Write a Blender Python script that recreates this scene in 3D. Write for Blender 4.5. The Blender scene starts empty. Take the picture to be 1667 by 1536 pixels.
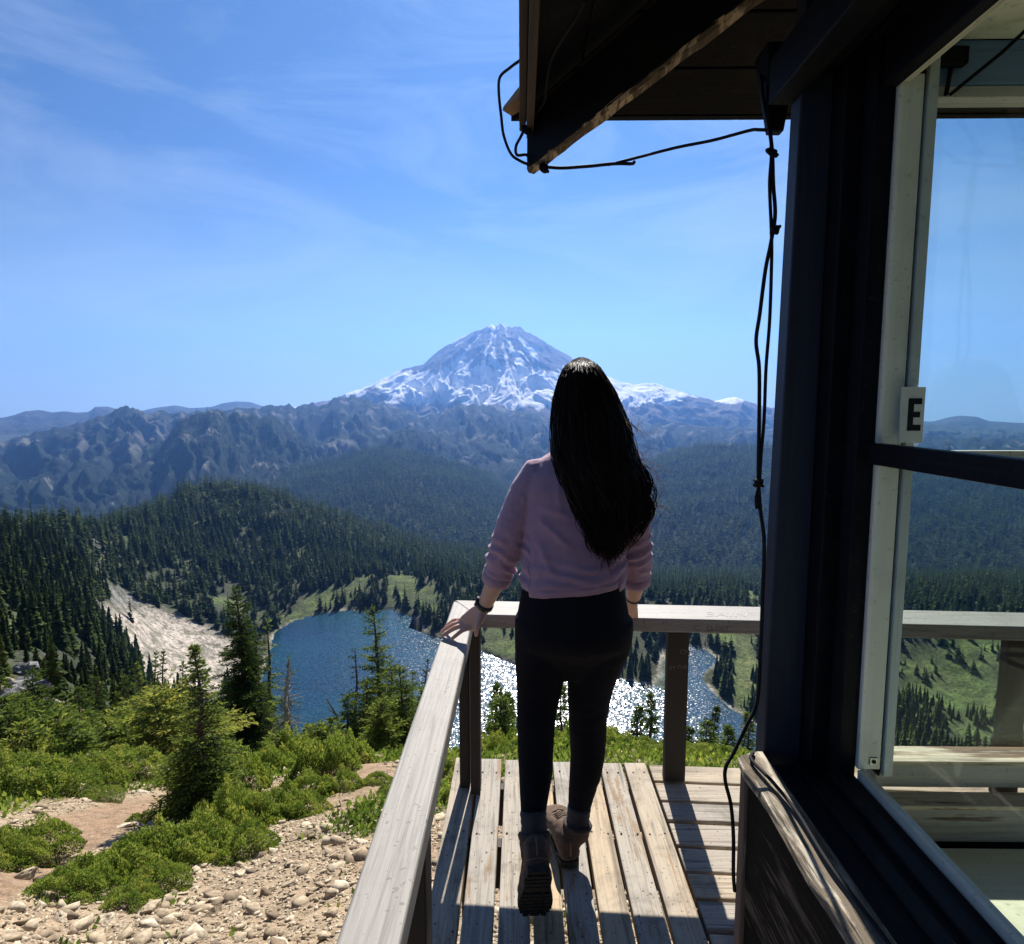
import bpy, bmesh, math, random
import numpy as np
from mathutils import Vector, Matrix, Euler
R = math.radians
random.seed(7)
RNG = np.random.default_rng(11)
SC = bpy.context.scene
COL = SC.collection

# ---------------------------------------------------------------- camera numbers (1667 x 1536 photo pixels)
FPX, PITCH, YAW, CH = 1020.0, R(6.04), R(0.75), 1.5
_f = np.array((-math.sin(YAW)*math.cos(PITCH), math.cos(YAW)*math.cos(PITCH), -math.sin(PITCH)))
_u = np.array((-math.sin(YAW)*math.sin(PITCH), math.cos(YAW)*math.sin(PITCH), math.cos(PITCH)))
_r = np.array((math.cos(YAW), math.sin(YAW), 0.0))
def ray(px, py):
    return _f + _r*((px-833.5)/FPX) + _u*((768-py)/FPX)
def at_z(px, py, z):
    d = ray(px, py); return Vector(d*((z-CH)/d[2]) + np.array((0, 0, CH)))
def at_y(px, py, y):
    d = ray(px, py); return Vector(d*(y/d[1]) + np.array((0, 0, CH)))
def at_r(px, py, rr):
    d = ray(px, py); return Vector(d*(rr/math.hypot(d[0], d[1])) + np.array((0, 0, CH)))
def project(P):
    P = np.asarray(P, float) - np.array((0, 0, CH))
    c = P @ np.stack((_r, _u, _f), 1)
    return 833.5+FPX*c[..., 0]/c[..., 2], 768-FPX*c[..., 1]/c[..., 2], c[..., 2]
def az_of_px(px):                       # azimuth (from +Y, clockwise) of an image column at the horizon
    d = ray(px, 660); return math.atan2(d[0], d[1])

# ---------------------------------------------------------------- noise
_perm = RNG.permutation(256); _perm = np.concatenate((_perm, _perm, _perm))
_ga = RNG.random(256)*2*math.pi; _gx, _gy = np.cos(_ga), np.sin(_ga)
def perlin(x, y):
    xi = np.floor(x).astype(int); yi = np.floor(y).astype(int)
    xf = x-xi; yf = y-yi; xi &= 255; yi &= 255
    u = xf*xf*xf*(xf*(xf*6-15)+10); v = yf*yf*yf*(yf*(yf*6-15)+10)
    def g(ix, iy, dx, dy):
        h = _perm[_perm[ix & 255]+(iy & 255)]; return _gx[h]*dx+_gy[h]*dy
    a = g(xi, yi, xf, yf); b = g(xi+1, yi, xf-1, yf); c = g(xi, yi+1, xf, yf-1); d = g(xi+1, yi+1, xf-1, yf-1)
    return (a+(b-a)*u)+((c+(d-c)*u)-(a+(b-a)*u))*v
def fbm(x, y, octv=4, gain=.5):
    s = 0; a = 1.0; n = 0
    for k in range(octv):
        s = s+a*perlin(x*2**k+17.3*k, y*2**k-9.1*k); n += a; a *= gain
    return s/n*1.5
def ridged(x, y, octv=5, gain=.55):
    s = 0; a = 1.0; n = 0
    for k in range(octv):
        s = s+a*(1-2.2*np.abs(perlin(x*2**k+31.7*k, y*2**k+5.7*k))); n += a; a *= gain
    return s/n
def sstep(a, b, x):
    t = np.clip((x-a)/(b-a), 0, 1); return t*t*(3-2*t)

# ---------------------------------------------------------------- objects
def tag(o, label=None, cat=None, group=None, kind=None):
    if label: o['label'] = label
    if cat: o['category'] = cat
    if group: o['group'] = group
    if kind: o['kind'] = kind
    return o
def empty(name, loc, label=None, cat=None, group=None):
    o = bpy.data.objects.new(name, None); COL.objects.link(o); o.location = loc
    o.empty_display_size = .1
    return tag(o, label, cat, group)
def link(name, me, parent=None, mats=(), smooth=False):
    o = bpy.data.objects.new(name, me); COL.objects.link(o)
    for m in mats if isinstance(mats, (list, tuple)) else (mats,):
        if m is not None: me.materials.append(m)
    if parent is not None:
        o.parent = parent
        o.matrix_parent_inverse = Matrix.Translation(parent.location).inverted()
    if smooth: me.polygons.foreach_set('use_smooth', np.ones(len(me.polygons), bool))
    return o
def np_mesh(name, V, F, attrs=None, smooth=False):
    """V (n,3); F (m,k) one face size, or list of such arrays."""
    me = bpy.data.meshes.new(name)
    V = np.ascontiguousarray(V, np.float32)
    Fs = F if isinstance(F, list) else [F]
    Fs = [np.ascontiguousarray(f, np.int32) for f in Fs if len(f)]
    loops = np.concatenate([f.ravel() for f in Fs]); tot = np.concatenate([np.full(len(f), f.shape[1], np.int32) for f in Fs])
    start = np.concatenate(([0], np.cumsum(tot)[:-1])).astype(np.int32)
    me.vertices.add(len(V)); me.vertices.foreach_set('co', V.ravel())
    me.loops.add(len(loops)); me.loops.foreach_set('vertex_index', loops)
    me.polygons.add(len(tot)); me.polygons.foreach_set('loop_start', start); me.polygons.foreach_set('loop_total', tot)
    if smooth: me.polygons.foreach_set('use_smooth', np.ones(len(tot), bool))
    for k, a in (attrs or {}).items():
        a = np.asarray(a, np.float32)
        if a.ndim == 1:
            at = me.attributes.new(k, 'FLOAT', 'POINT'); at.data.foreach_set('value', a)
        else:
            at = me.attributes.new(k, 'FLOAT_COLOR', 'POINT')
            if a.shape[1] == 3: a = np.concatenate((a, np.ones((len(a), 1), np.float32)), 1)
            at.data.foreach_set('color', np.ascontiguousarray(a).ravel())
    me.update(calc_edges=True); me.validate(clean_customdata=False)
    return me
class MB:
    """collects boxes, beams, tubes, lofts into one mesh (per-piece random in 'rnd')"""
    def __init__(s): s.v = []; s.f = []; s.a = []
    def add(s, vs, fs, rnd=None):
        n = len(s.v); s.v += [tuple(p) for p in vs]; s.f += [tuple(i+n for i in f) for f in fs]
        s.a += [random.random() if rnd is None else rnd]*len(vs); return s
    def hexa(s, c, rnd=None):           # 8 corners: bottom loop 0-3, top loop 4-7
        return s.add(c, [(3, 2, 1, 0), (4, 5, 6, 7), (0, 1, 5, 4), (1, 2, 6, 5), (2, 3, 7, 6), (3, 0, 4, 7)], rnd)
    def box(s, x0, x1, y0, y1, z0, z1, rnd=None, shear=0.0):
        q = lambda x, y, z: (x, y+shear*x, z)
        return s.hexa([q(x0, y0, z0), q(x1, y0, z0), q(x1, y1, z0), q(x0, y1, z0), q(x0, y0, z1), q(x1, y0, z1), q(x1, y1, z1), q(x0, y1, z1)], rnd)
    def beam(s, p, q, w, h, up=(0, 0, 1), rnd=None):   # rectangular bar from p to q, centred on the line
        p, q = Vector(p), Vector(q); d = (q-p).normalized(); sd = d.cross(Vector(up)).normalized(); up = sd.cross(d)
        a, b = sd*w/2, up*h/2
        return s.hexa([p-a-b, p+a-b, q+a-b, q-a-b, p-a+b, p+a+b, q+a+b, q-a+b], rnd)
    def loft(s, rings, cap=True, rnd=None):
        n = len(rings[0]); vs = [p for r_ in rings for p in r_]; fs = []
        for i in range(len(rings)-1):
            for j in range(n):
                k = (j+1) % n; fs.append((i*n+j, i*n+k, (i+1)*n+k, (i+1)*n+j))
        if cap:
            fs.append(tuple(range(n-1, -1, -1))); m = (len(rings)-1)*n; fs.append(tuple(range(m, m+n)))
        return s.add(vs, fs, rnd)
    def tube(s, pts, rad, n=8, rnd=None, cap=True):
        pts = [Vector(p) for p in pts]; rings = []; ref = None
        for i, p in enumerate(pts):
            t = (pts[min(i+1, len(pts)-1)]-pts[max(i-1, 0)]).normalized()
            if ref is None: ref = Vector((0, 0, 1)) if abs(t.z) < .9 else Vector((1, 0, 0))
            a = (ref-t*ref.dot(t))
            if a.length < 1e-6: a = Vector((1, 0, 0)).cross(t)
            a.normalize(); ref = a; b = t.cross(a); rr = rad[i] if isinstance(rad, (list, tuple)) else rad
            rx, ry = rr if isinstance(rr, tuple) else (rr, rr)
            rings.append([p+a*math.cos(2*math.pi*j/n)*rx+b*math.sin(2*math.pi*j/n)*ry for j in range(n)])
        return s.loft(rings, cap, rnd)
    def ellips(s, rows, n=24, cap=True, p=2.0):    # rows: (z, cx, cy, rx, ry)
        rings = []
        for z, cx, cy, rx, ry in rows:
            g = []
            for j in range(n):
                t = 2*math.pi*j/n; c, d = math.cos(t), math.sin(t)
                g.append((cx+rx*math.copysign(abs(c)**(2/p), c), cy+ry*math.copysign(abs(d)**(2/p), d), z))
            rings.append(g)
        return s.loft(rings, cap)
    def build(s, name, mat, parent=None, smooth=False, bevel=0, seg=2):
        me = bpy.data.meshes.new(name); me.from_pydata(s.v, [], s.f)
        at = me.attributes.new('rnd', 'FLOAT', 'POINT'); at.data.foreach_set('value', s.a)
        me.update()
        o = link(name, me, parent, mat, smooth)
        if bevel:
            m = o.modifiers.new('bevel', 'BEVEL'); m.width = bevel; m.segments = seg; m.limit_method = 'ANGLE'; m.angle_limit = R(40)
        return o
def spline(pts, n):
    """Catmull-Rom through points -> n samples"""
    P = [np.array(p, float) for p in pts]; P = [2*P[0]-P[1]]+P+[2*P[-1]-P[-2]]; out = []
    m = len(P)-3
    for i in range(n):
        t = i/(n-1)*m; k = min(int(t), m-1); t -= k; a, b, c, d = P[k:k+4]
        out.append(.5*((2*b)+(c-a)*t+(2*a-5*b+4*c-d)*t*t+(3*b-a-3*c+d)*t**3))
    return out
def bake(o):
    """apply modifiers into plain mesh"""
    dg = bpy.context.evaluated_depsgraph_get(); dg.update()
    me = bpy.data.meshes.new_from_object(o.evaluated_get(dg)); old = o.data; o.modifiers.clear(); o.data = me
    bpy.data.meshes.remove(old); return o
def copy_tree(o, parent=None):
    c = o.copy(); COL.objects.link(c); c.parent = parent
    for ch in o.children:
        copy_tree(ch, c)
    return c

# ---------------------------------------------------------------- materials
class NT:
    def __init__(s, name):
        s.m = bpy.data.materials.new(name); s.m.use_nodes = True; s.t = s.m.node_tree; s.t.nodes.clear()
        s.out = s.n('ShaderNodeOutputMaterial')
    def n(s, typ, **kw):
        nd = s.t.nodes.new(typ)
        for k, v in kw.items():
            if k.startswith('i_'): nd.inputs[k[2:].replace('_', ' ')].default_value = v
            else: setattr(nd, k, v)
        return nd
    def l(s, a, b): s.t.links.new(a, b)
    def pos(s, scale=(1, 1, 1), obj=True):
        tc = s.n('ShaderNodeTexCoord'); mp = s.n('ShaderNodeMapping'); mp.inputs['Scale'].default_value = scale
        s.l(tc.outputs['Object'], mp.inputs['Vector']); return mp.outputs['Vector']
    def noise(s, vec, scale, det=4, rough=.55, dist=0.0):
        nd = s.n('ShaderNodeTexNoise'); nd.inputs['Scale'].default_value = scale; nd.inputs['Detail'].default_value = det
        nd.inputs['Roughness'].default_value = rough; nd.inputs['Distortion'].default_value = dist
        if vec is not None: s.l(vec, nd.inputs['Vector'])
        return nd.outputs['Fac']
    def ramp(s, fac, stops, interp='LINEAR'):
        nd = s.n('ShaderNodeValToRGB'); cr = nd.color_ramp; cr.interpolation = interp
        while len(cr.elements) < len(stops): cr.elements.new(.5)
        for e, (p, c) in zip(cr.elements, stops):
            e.position = p; e.color = (c, c, c, 1) if isinstance(c, (int, float)) else (*c, 1)
        s.l(fac, nd.inputs['Fac']); return nd.outputs['Color']
    def mix(s, a, b, fac, mode='MIX'):
        nd = s.n('ShaderNodeMix', data_type='RGBA', blend_type=mode)
        for sock, v in ((nd.inputs[0], fac), (nd.inputs[6], a), (nd.inputs[7], b)):
            if isinstance(v, (int, float)): sock.default_value = v
            elif isinstance(v, tuple): sock.default_value = (*v, 1) if len(v) == 3 else v
            else: s.l(v, sock)
        return nd.outputs[2]
    def attr(s, name):
        nd = s.n('ShaderNodeAttribute', attribute_name=name); return nd
    def math(s, op, a, b=0.0):
        nd = s.n('ShaderNodeMath', operation=op)
        for i, v in enumerate((a, b)):
            if isinstance(v, (int, float)): nd.inputs[i].default_value = v
            else: s.l(v, nd.inputs[i])
        return nd.outputs[0]
    def bump(s, h, strength=.3, dist=.01):
        nd = s.n('ShaderNodeBump'); nd.inputs['Strength'].default_value = strength; nd.inputs['Distance'].default_value = dist
        s.l(h, nd.inputs['Height']); return nd.outputs['Normal']
    def princ(s, col, rough=.7, normal=None, spec=.3, **kw):
        nd = s.n('ShaderNodeBsdfPrincipled')
        if isinstance(col, tuple): nd.inputs['Base Color'].default_value = (*col, 1)
        else: s.l(col, nd.inputs['Base Color'])
        if isinstance(rough, (int, float)): nd.inputs['Roughness'].default_value = rough
        else: s.l(rough, nd.inputs['Roughness'])
        nd.inputs['Specular IOR Level'].default_value = spec
        if normal is not None: s.l(normal, nd.inputs['Normal'])
        for k, v in kw.items(): nd.inputs[k.replace('_', ' ')].default_value = v
        return nd
    def done(s, sh): s.l(sh.outputs[0] if hasattr(sh, 'outputs') else sh, s.out.inputs['Surface']); return s.m

def wood(name, axis, base, tint, peel, peel_amt, grain=.55, rough=.75, bumpd=.004, spots=0.0, var=.35, spec=.3, stain=.3):
    """weathered timber: grain along axis, paint 'base'/'tint' varied per board, bare wood 'peel' showing through"""
    t = NT(name)
    st = [55, 55, 55]; st[axis] = 2.2; v = t.pos(tuple(st))
    st2 = [9, 9, 9]; st2[axis] = 2.0; v2 = t.pos(tuple(st2))
    st3 = [160, 160, 160]; st3[axis] = 5; v3 = t.pos(tuple(st3))
    rnd = t.attr('rnd').outputs['Fac']
    add = t.n('ShaderNodeVectorMath', operation='ADD'); t.l(v, add.inputs[0])
    cx = t.n('ShaderNodeCombineXYZ')
    for i in range(3): t.l(t.math('MULTIPLY', rnd, 37.0+11*i), cx.inputs[i])
    t.l(cx.outputs[0], add.inputs[1])
    g = t.noise(add.outputs[0], 1.0, 6, .6, .6); g2 = t.noise(v2, 1.0, 5, .65, .4); g3 = t.noise(v3, 1.0, 3, .6)
    col = t.mix(base, tint, t.ramp(t.math('ADD', t.math('MULTIPLY', rnd, .7), t.math('MULTIPLY', g2, .5)), [(.35, 0.), (.8, 1.)]))
    col = t.mix(col, t.mix(col, (0.02, 0.018, 0.016), .75), t.math('MULTIPLY', t.ramp(g, [(.30, 1.), (.46, 0.)]), grain))
    col = t.mix(col, t.mix(col, (0.03, 0.026, 0.022), .5), t.math('MULTIPLY', t.ramp(g3, [(.35, 1.), (.55, 0.)]), grain*.6))
    pm = t.ramp(t.math('ADD', t.math('MULTIPLY', g2, .6), t.math('MULTIPLY', g, .4)), [(peel_amt, 0.), (peel_amt+.05, 1.)])
    pc = t.mix(peel, tuple(c*.35 for c in peel), t.ramp(g, [(.3, 1.), (.6, 0.)]))
    col = t.mix(col, pc, pm)
    sn = t.noise(t.pos((5, 5, 5)), 1.0, 5, .7, .5); col = t.mix(col, t.mix(col, (.05, .04, .03), .6), t.math('MULTIPLY', t.ramp(sn, [(.50, 0.), (.68, 1.)]), stain))
    if spots:
        sp = t.noise(t.pos((1, 1, 1)), 75.0, 2, .5)
        col = t.mix(col, (0.05, 0.042, 0.035), t.math('MULTIPLY', t.ramp(sp, [(.66, 0.), (.70, 1.)]), spots))
    col = t.mix(col, (0, 0, 0), t.math('MULTIPLY', t.ramp(rnd, [(0., 1.), (1., 0.)]), var*.5))
    hh = t.math('ADD', t.math('MULTIPLY', g, .7), t.math('ADD', t.math('MULTIPLY', g3, .3), t.math('MULTIPLY', pm, -.25)))
    return t.done(t.princ(col, rough, t.bump(hh, .7, bumpd), spec))
def plain(name, col, rough=.6, var=.25, scale=20, bumpd=.001, spec=.3, **kw):
    t = NT(name); n_ = t.noise(t.pos(), scale, 5, .6)
    c = t.mix(tuple(x*(1-var) for x in col), tuple(min(1, x*(1+var)) for x in col), t.ramp(n_, [(.3, 0.), (.7, 1.)]))
    return t.done(t.princ(c, rough, t.bump(n_, .4, bumpd), spec, **kw))
def foliage(name, stops, trans=.35, attr='hue'):
    """leaf material: colour from per-leaf attribute, partly translucent"""
    t = NT(name); a = t.attr(attr).outputs['Fac']; c = t.ramp(a, stops)
    p = t.princ(c, .85, None, .06); tr = t.n('ShaderNodeBsdfTranslucent')
    t.l(t.mix(c, (1.0, .95, .25), .45, 'SOFT_LIGHT'), tr.inputs['Color'])
    mx = t.n('ShaderNodeMixShader'); mx.inputs[0].default_value = trans; t.l(p.outputs[0], mx.inputs[1]); t.l(tr.outputs[0], mx.inputs[2])
    return t.done(mx)
def haze_col(name):
    pass
# ================================================================ TERRAIN (polar height fields round the lookout)
LAKE_Z = -170.0
class Polar:
    def __init__(s, az, rr): s.az, s.rr = az, rr; s.lr = np.log(rr); s.A, s.RR = np.meshgrid(az, rr, indexing='ij'); s.X = s.RR*np.sin(s.A); s.Y = s.RR*np.cos(s.A)
    def finish(s, Z):
        s.Z = Z; el = (Z-CH)/s.RR; run = np.maximum.accumulate(el, 1)
        s.hor = np.concatenate((np.full((len(s.az), 1), -9.), run[:, :-1]), 1); return s
    def samp(s, G, az, r):
        fa = np.clip((az-s.az[0])/(s.az[1]-s.az[0]), 0, len(s.az)-1.001); fr = np.clip((np.log(r)-s.lr[0])/(s.lr[1]-s.lr[0]), 0, len(s.rr)-1.001)
        i = fa.astype(int); j = fr.astype(int); a = fa-i; b = fr-j
        return (G[i, j]*(1-a)+G[i+1, j]*a)*(1-b)+(G[i, j+1]*(1-a)+G[i+1, j+1]*a)*b
    def at(s, x, y):
        x, y = np.asarray(x, float), np.asarray(y, float); return s.samp(s.Z, np.arctan2(x, y), np.hypot(x, y))
    def mesh(s, name, attrs, smooth=True):
        n, m = s.Z.shape; V = np.stack((s.X, s.Y, s.Z), -1).reshape(-1, 3); I = np.arange(n*m).reshape(n, m)
        F = np.stack((I[:-1, :-1], I[1:, :-1], I[1:, 1:], I[:-1, 1:]), -1).reshape(-1, 4)[:, ::-1]
        return np_mesh(name, V, F, {k: v.reshape(n*m, -1) if v.ndim == 3 else v.ravel() for k, v in attrs.items()}, smooth)
def blur(Z, na, nr):
    for ax, n in ((0, na), (1, nr)):
        if n < 1: continue
        k = np.hanning(2*n+3)[1:-1]; k /= k.sum(); Z = np.apply_along_axis(lambda v: np.convolve(np.pad(v, n, mode='edge'), k, 'valid'), ax, Z)
    return Z

# sight-line table: for an image column, what ground distance (m) lies behind image height y
TAB = {
 -500: [(2.5,1700),(5,1450),(9,1260),(14,1180),(22,1120),(40,1060),(80,1000),(150,940),(250,890),(400,860),(520,850),(700,880),(1450,890)],
 0:   [(2.5,1640),(4,1536),(5,1450),(7,1350),(9.5,1262),(13,1205),(20,1160),(40,1120),(80,1075),(150,1010),(250,945),(400,885),(500,856),(640,885),(900,880),(1450,900)],
 100: [(2.5,1640),(3.8,1536),(4.8,1450),(6.6,1350),(9,1265),(12.5,1215),(20,1180),(40,1160),(80,1120),(150,1060),(250,985),(400,910),(560,850),(700,870),(900,880),(1450,900)],
 200: [(2.5,1640),(3.6,1536),(4.6,1450),(6.4,1350),(8.7,1275),(12,1225),(20,1200),(40,1200),(80,1185),(150,1150),(230,1130),(330,1120),(400,1065),(450,1010),(480,978),(560,918),(700,868),(800,848),(950,862),(1450,880)],
 300: [(2.5,1640),(3.5,1536),(4.5,1450),(6.2,1350),(8.4,1285),(11.5,1238),(20,1215),(40,1230),(80,1240),(150,1230),(250,1200),(350,1150),(400,1105),(440,1060),(490,1003),(560,955),(700,885),(850,810),(920,792),(1000,800),(1200,850),(1450,880)],
 400: [(2.5,1640),(3.3,1536),(4.4,1430),(6,1340),(8.2,1280),(11.5,1240),(20,1220),(40,1245),(80,1262),(150,1262),(250,1240),(350,1170),(430,1090),(470,1050),(510,1020),(580,985),(700,905),(850,812),(920,790),(1000,800),(1200,850),(1450,880)],
 500: [(2.5,1640),(3.2,1510),(4.3,1400),(5.8,1320),(8,1265),(11.5,1232),(20,1222),(40,1262),(80,1280),(150,1280),(250,1262),(350,1160),(430,1080),(500,1020),(530,1000),(600,962),(720,890),(860,835),(960,826),(1100,850),(1450,890)],
 600: [(2.5,1640),(3.1,1500),(4.2,1390),(5.8,1300),(8,1248),(12,1222),(20,1225),(40,1265),(80,1285),(150,1285),(250,1270),(350,1160),(430,1080),(500,1022),(535,998),(620,958),(780,900),(960,864),(1060,862),(1200,880),(1450,905)],
 700: [(2.5,1600),(3.1,1480),(4.2,1370),(5.8,1290),(8,1245),(12,1222),(20,1232),(40,1275),(80,1295),(150,1295),(250,1275),(350,1150),(430,1078),(480,1040),(530,1005),(620,962),(740,932),(900,905),(1100,892),(1300,905),(1450,915)],
 850: [(2.5,1620),(3.3,1450),(4.5,1320),(6,1242),(7.5,1222),(9.5,1225),(14,1250),(25,1280),(50,1300),(100,1310),(180,1310),(255,1285),(330,1180),(410,1092),(440,1060),(500,1022),(620,985),(800,942),(1000,918),(1200,908),(1450,920)],
 950: [(2.5,1620),(3.3,1450),(4.5,1310),(6,1236),(7.5,1216),(9.5,1222),(14,1250),(25,1290),(50,1310),(100,1315),(180,1310),(255,1285),(330,1190),(390,1110),(440,1060),(510,1020),(620,985),(800,945),(1000,925),(1200,918),(1450,925)],
 1050: [(2.5,1620),(3.3,1450),(4.5,1310),(6,1240),(7.5,1222),(9.5,1228),(14,1255),(25,1290),(50,1310),(100,1315),(180,1310),(255,1285),(330,1190),(378,1115),(450,1055),(520,1010),(600,985),(750,960),(1000,942),(1200,935),(1450,940)],
 1120: [(2.5,1620),(3.3,1450),(4.5,1320),(6,1250),(7.5,1228),(9.5,1235),(14,1258),(25,1290),(50,1310),(100,1315),(180,1310),(260,1280),(330,1180),(400,1090),(440,1050),(520,1008),(600,982),(750,962),(1000,945),(1200,938),(1450,940)],
 1200: [(2.5,1640),(3.3,1470),(4.5,1340),(6,1262),(7.5,1238),(9.5,1240),(14,1262),(25,1290),(50,1305),(100,1310),(180,1305),(260,1270),(330,1185),(364,1150),(400,1108),(450,1060),(520,1008),(600,982),(750,962),(1000,948),(1200,938),(1450,940)],
 1330: [(2.5,1660),(3.3,1500),(4.5,1370),(6,1285),(8,1245),(12,1250),(20,1275),(40,1300),(100,1310),(200,1290),(300,1240),(360,1170),(420,1105),(470,1050),(530,1005),(620,980),(750,965),(1000,950),(1200,942),(1450,945)],
 1500: [(2.5,1700),(3.3,1540),(4.5,1410),(6,1320),(8,1275),(12,1265),(20,1280),(40,1300),(100,1310),(200,1300),(300,1270),(380,1205),(430,1140),(470,1070),(500,1018),(600,990),(720,968),(1000,955),(1200,945),(1450,950)],
 1667: [(2.5,1740),(3.3,1580),(4.5,1450),(6,1350),(8,1290),(12,1275),(20,1285),(40,1300),(100,1310),(200,1300),(300,1270),(380,1210),(430,1140),(470,1075),(500,1030),(600,995),(720,972),(1000,955),(1200,945),(1450,950)],
 2200: [(2.5,1800),(5,1450),(8,1340),(12,1300),(40,1300),(200,1290),(300,1260),(400,1200),(500,1060),(600,1010),(800,985),(1450,960)],
}
def build_basin():
    az = np.linspace(R(-66), R(66), 560); rr = np.exp(np.linspace(math.log(.5), math.log(1500), 720)); P = Polar(az, rr)
    cols = sorted(TAB); caz = np.array([az_of_px(c) for c in cols]); G = []
    for c in cols:
        pr = TAB[c]; lr = np.log([p[0] for p in pr]); z = []
        for r_, y in pr:
            z.append(at_r(c, y, r_).z)
        G.append(np.interp(P.lr, lr, z))
    G = np.array(G); Z = np.empty((len(az), len(rr)))
    for j in range(len(rr)): Z[:, j] = np.interp(az, caz, G[:, j])
    Z = blur(Z, 14, 6)
    # relief noise that grows with distance
    amp = np.interp(P.lr, np.log([2, 8, 20, 60, 200, 500, 900, 1500]), [.05, .16, .35, 1.2, 3.5, 5, 6, 7])[None, :]
    sc = np.interp(P.lr, np.log([2, 8, 20, 60, 200, 500, 1500]), [.9, .5, .25, .08, .03, .018, .012])
    N = np.zeros_like(Z)
    for s0, lo, hi in ((.6, 0, 25), (.12, 10, 120), (.03, 60, 1e5)):
        w = sstep(math.log(max(lo, 1)), math.log(max(lo, 1)*2.0), P.lr)*(1-sstep(math.log(hi), math.log(hi*2.2), P.lr)) if lo else 1-sstep(math.log(hi), math.log(hi*2.2), P.lr)
        N += fbm(P.X*s0, P.Y*s0, 5)*w[None, :]
    Z += N*amp
    # ---- lake
    shore_px = [(447,1028),(480,1010),(520,1000),(556,994),(600,997),(640,994),(690,1012),(684,1028),(716,1040),(790,1062),(840,1082),(900,1094),(960,1096),(1004,1104),(1036,1108),(1060,1122),(1076,1092),(1084,1056),(1112,1048),(1150,1058),(1172,1074),(1150,1092),(1142,1104),(1160,1126),(1186,1150),(1210,1166),(1240,1186),(1290,1215),(1260,1250),(1150,1300),(900,1320),(700,1300),(560,1270),(440,1190),(425,1110)]
    L = np.array([at_z(x, y, LAKE_Z)[:2] for x, y in shore_px])
    d = np.full(Z.shape, 1e9); ins = np.zeros(Z.shape, bool); sel = P.RR > 150; xs, ys = P.X[sel], P.Y[sel]; dd = np.full(xs.shape, 1e9); ii = np.zeros(xs.shape, bool)
    for (x0, y0), (x1, y1) in zip(L, np.roll(L, -1, 0)):
        ex, ey = x1-x0, y1-y0; t = np.clip(((xs-x0)*ex+(ys-y0)*ey)/(ex*ex+ey*ey), 0, 1)
        dd = np.minimum(dd, np.hypot(xs-x0-t*ex, ys-y0-t*ey)); ii ^= ((y0 > ys) != (y1 > ys)) & (xs < (x1-x0)*(ys-y0)/((y1-y0) if abs(y1-y0) > 1e-9 else 1e-9)+x0)
    dd += fbm(xs*.05, ys*.05, 4)*2.5*np.where(ii, -1, 1)
    d[sel] = dd; ins[sel] = ii
    zi = np.maximum(LAKE_Z-.28*d, -185); zo = LAKE_Z+.3+np.minimum(d*.10, 9)
    far = P.RR > 230
    Z = np.where(ins, np.minimum(Z, zi), np.where(far, np.where(d < 170, Z*(1-sstep(170, 60, d)*0)+np.maximum(zo-Z, 0)*(1-sstep(60, 170, d)), Z), Z))
    Z = np.where(~ins & far, np.where(d < 40, zo+(Z-zo)*sstep(0, 40, d), Z), Z)
    P.finish(Z); P.d, P.ins, P.shore = d, ins, L
    return P
BAS = build_basin()
PX, PY, _ = project(np.stack((BAS.X, BAS.Y, BAS.Z), -1))
def blob(px, py, cx, cy, rx, ry, rot=0):
    c, s = math.cos(rot), math.sin(rot); x, y = px-cx, py-cy; u, v = (x*c+y*s)/rx, (-x*s+y*c)/ry
    return np.clip(1.5-1.2*np.sqrt(u*u+v*v), 0, 1)
def in_poly(px, py, poly):
    ins = np.zeros(px.shape, bool)
    for (x0, y0), (x1, y1) in zip(poly, poly[1:]+poly[:1]):
        ins ^= ((y0 > py) != (y1 > py)) & (px < (x1-x0)*(py-y0)/((y1-y0) if y1 != y0 else 1e-9)+x0)
    return ins
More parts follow.
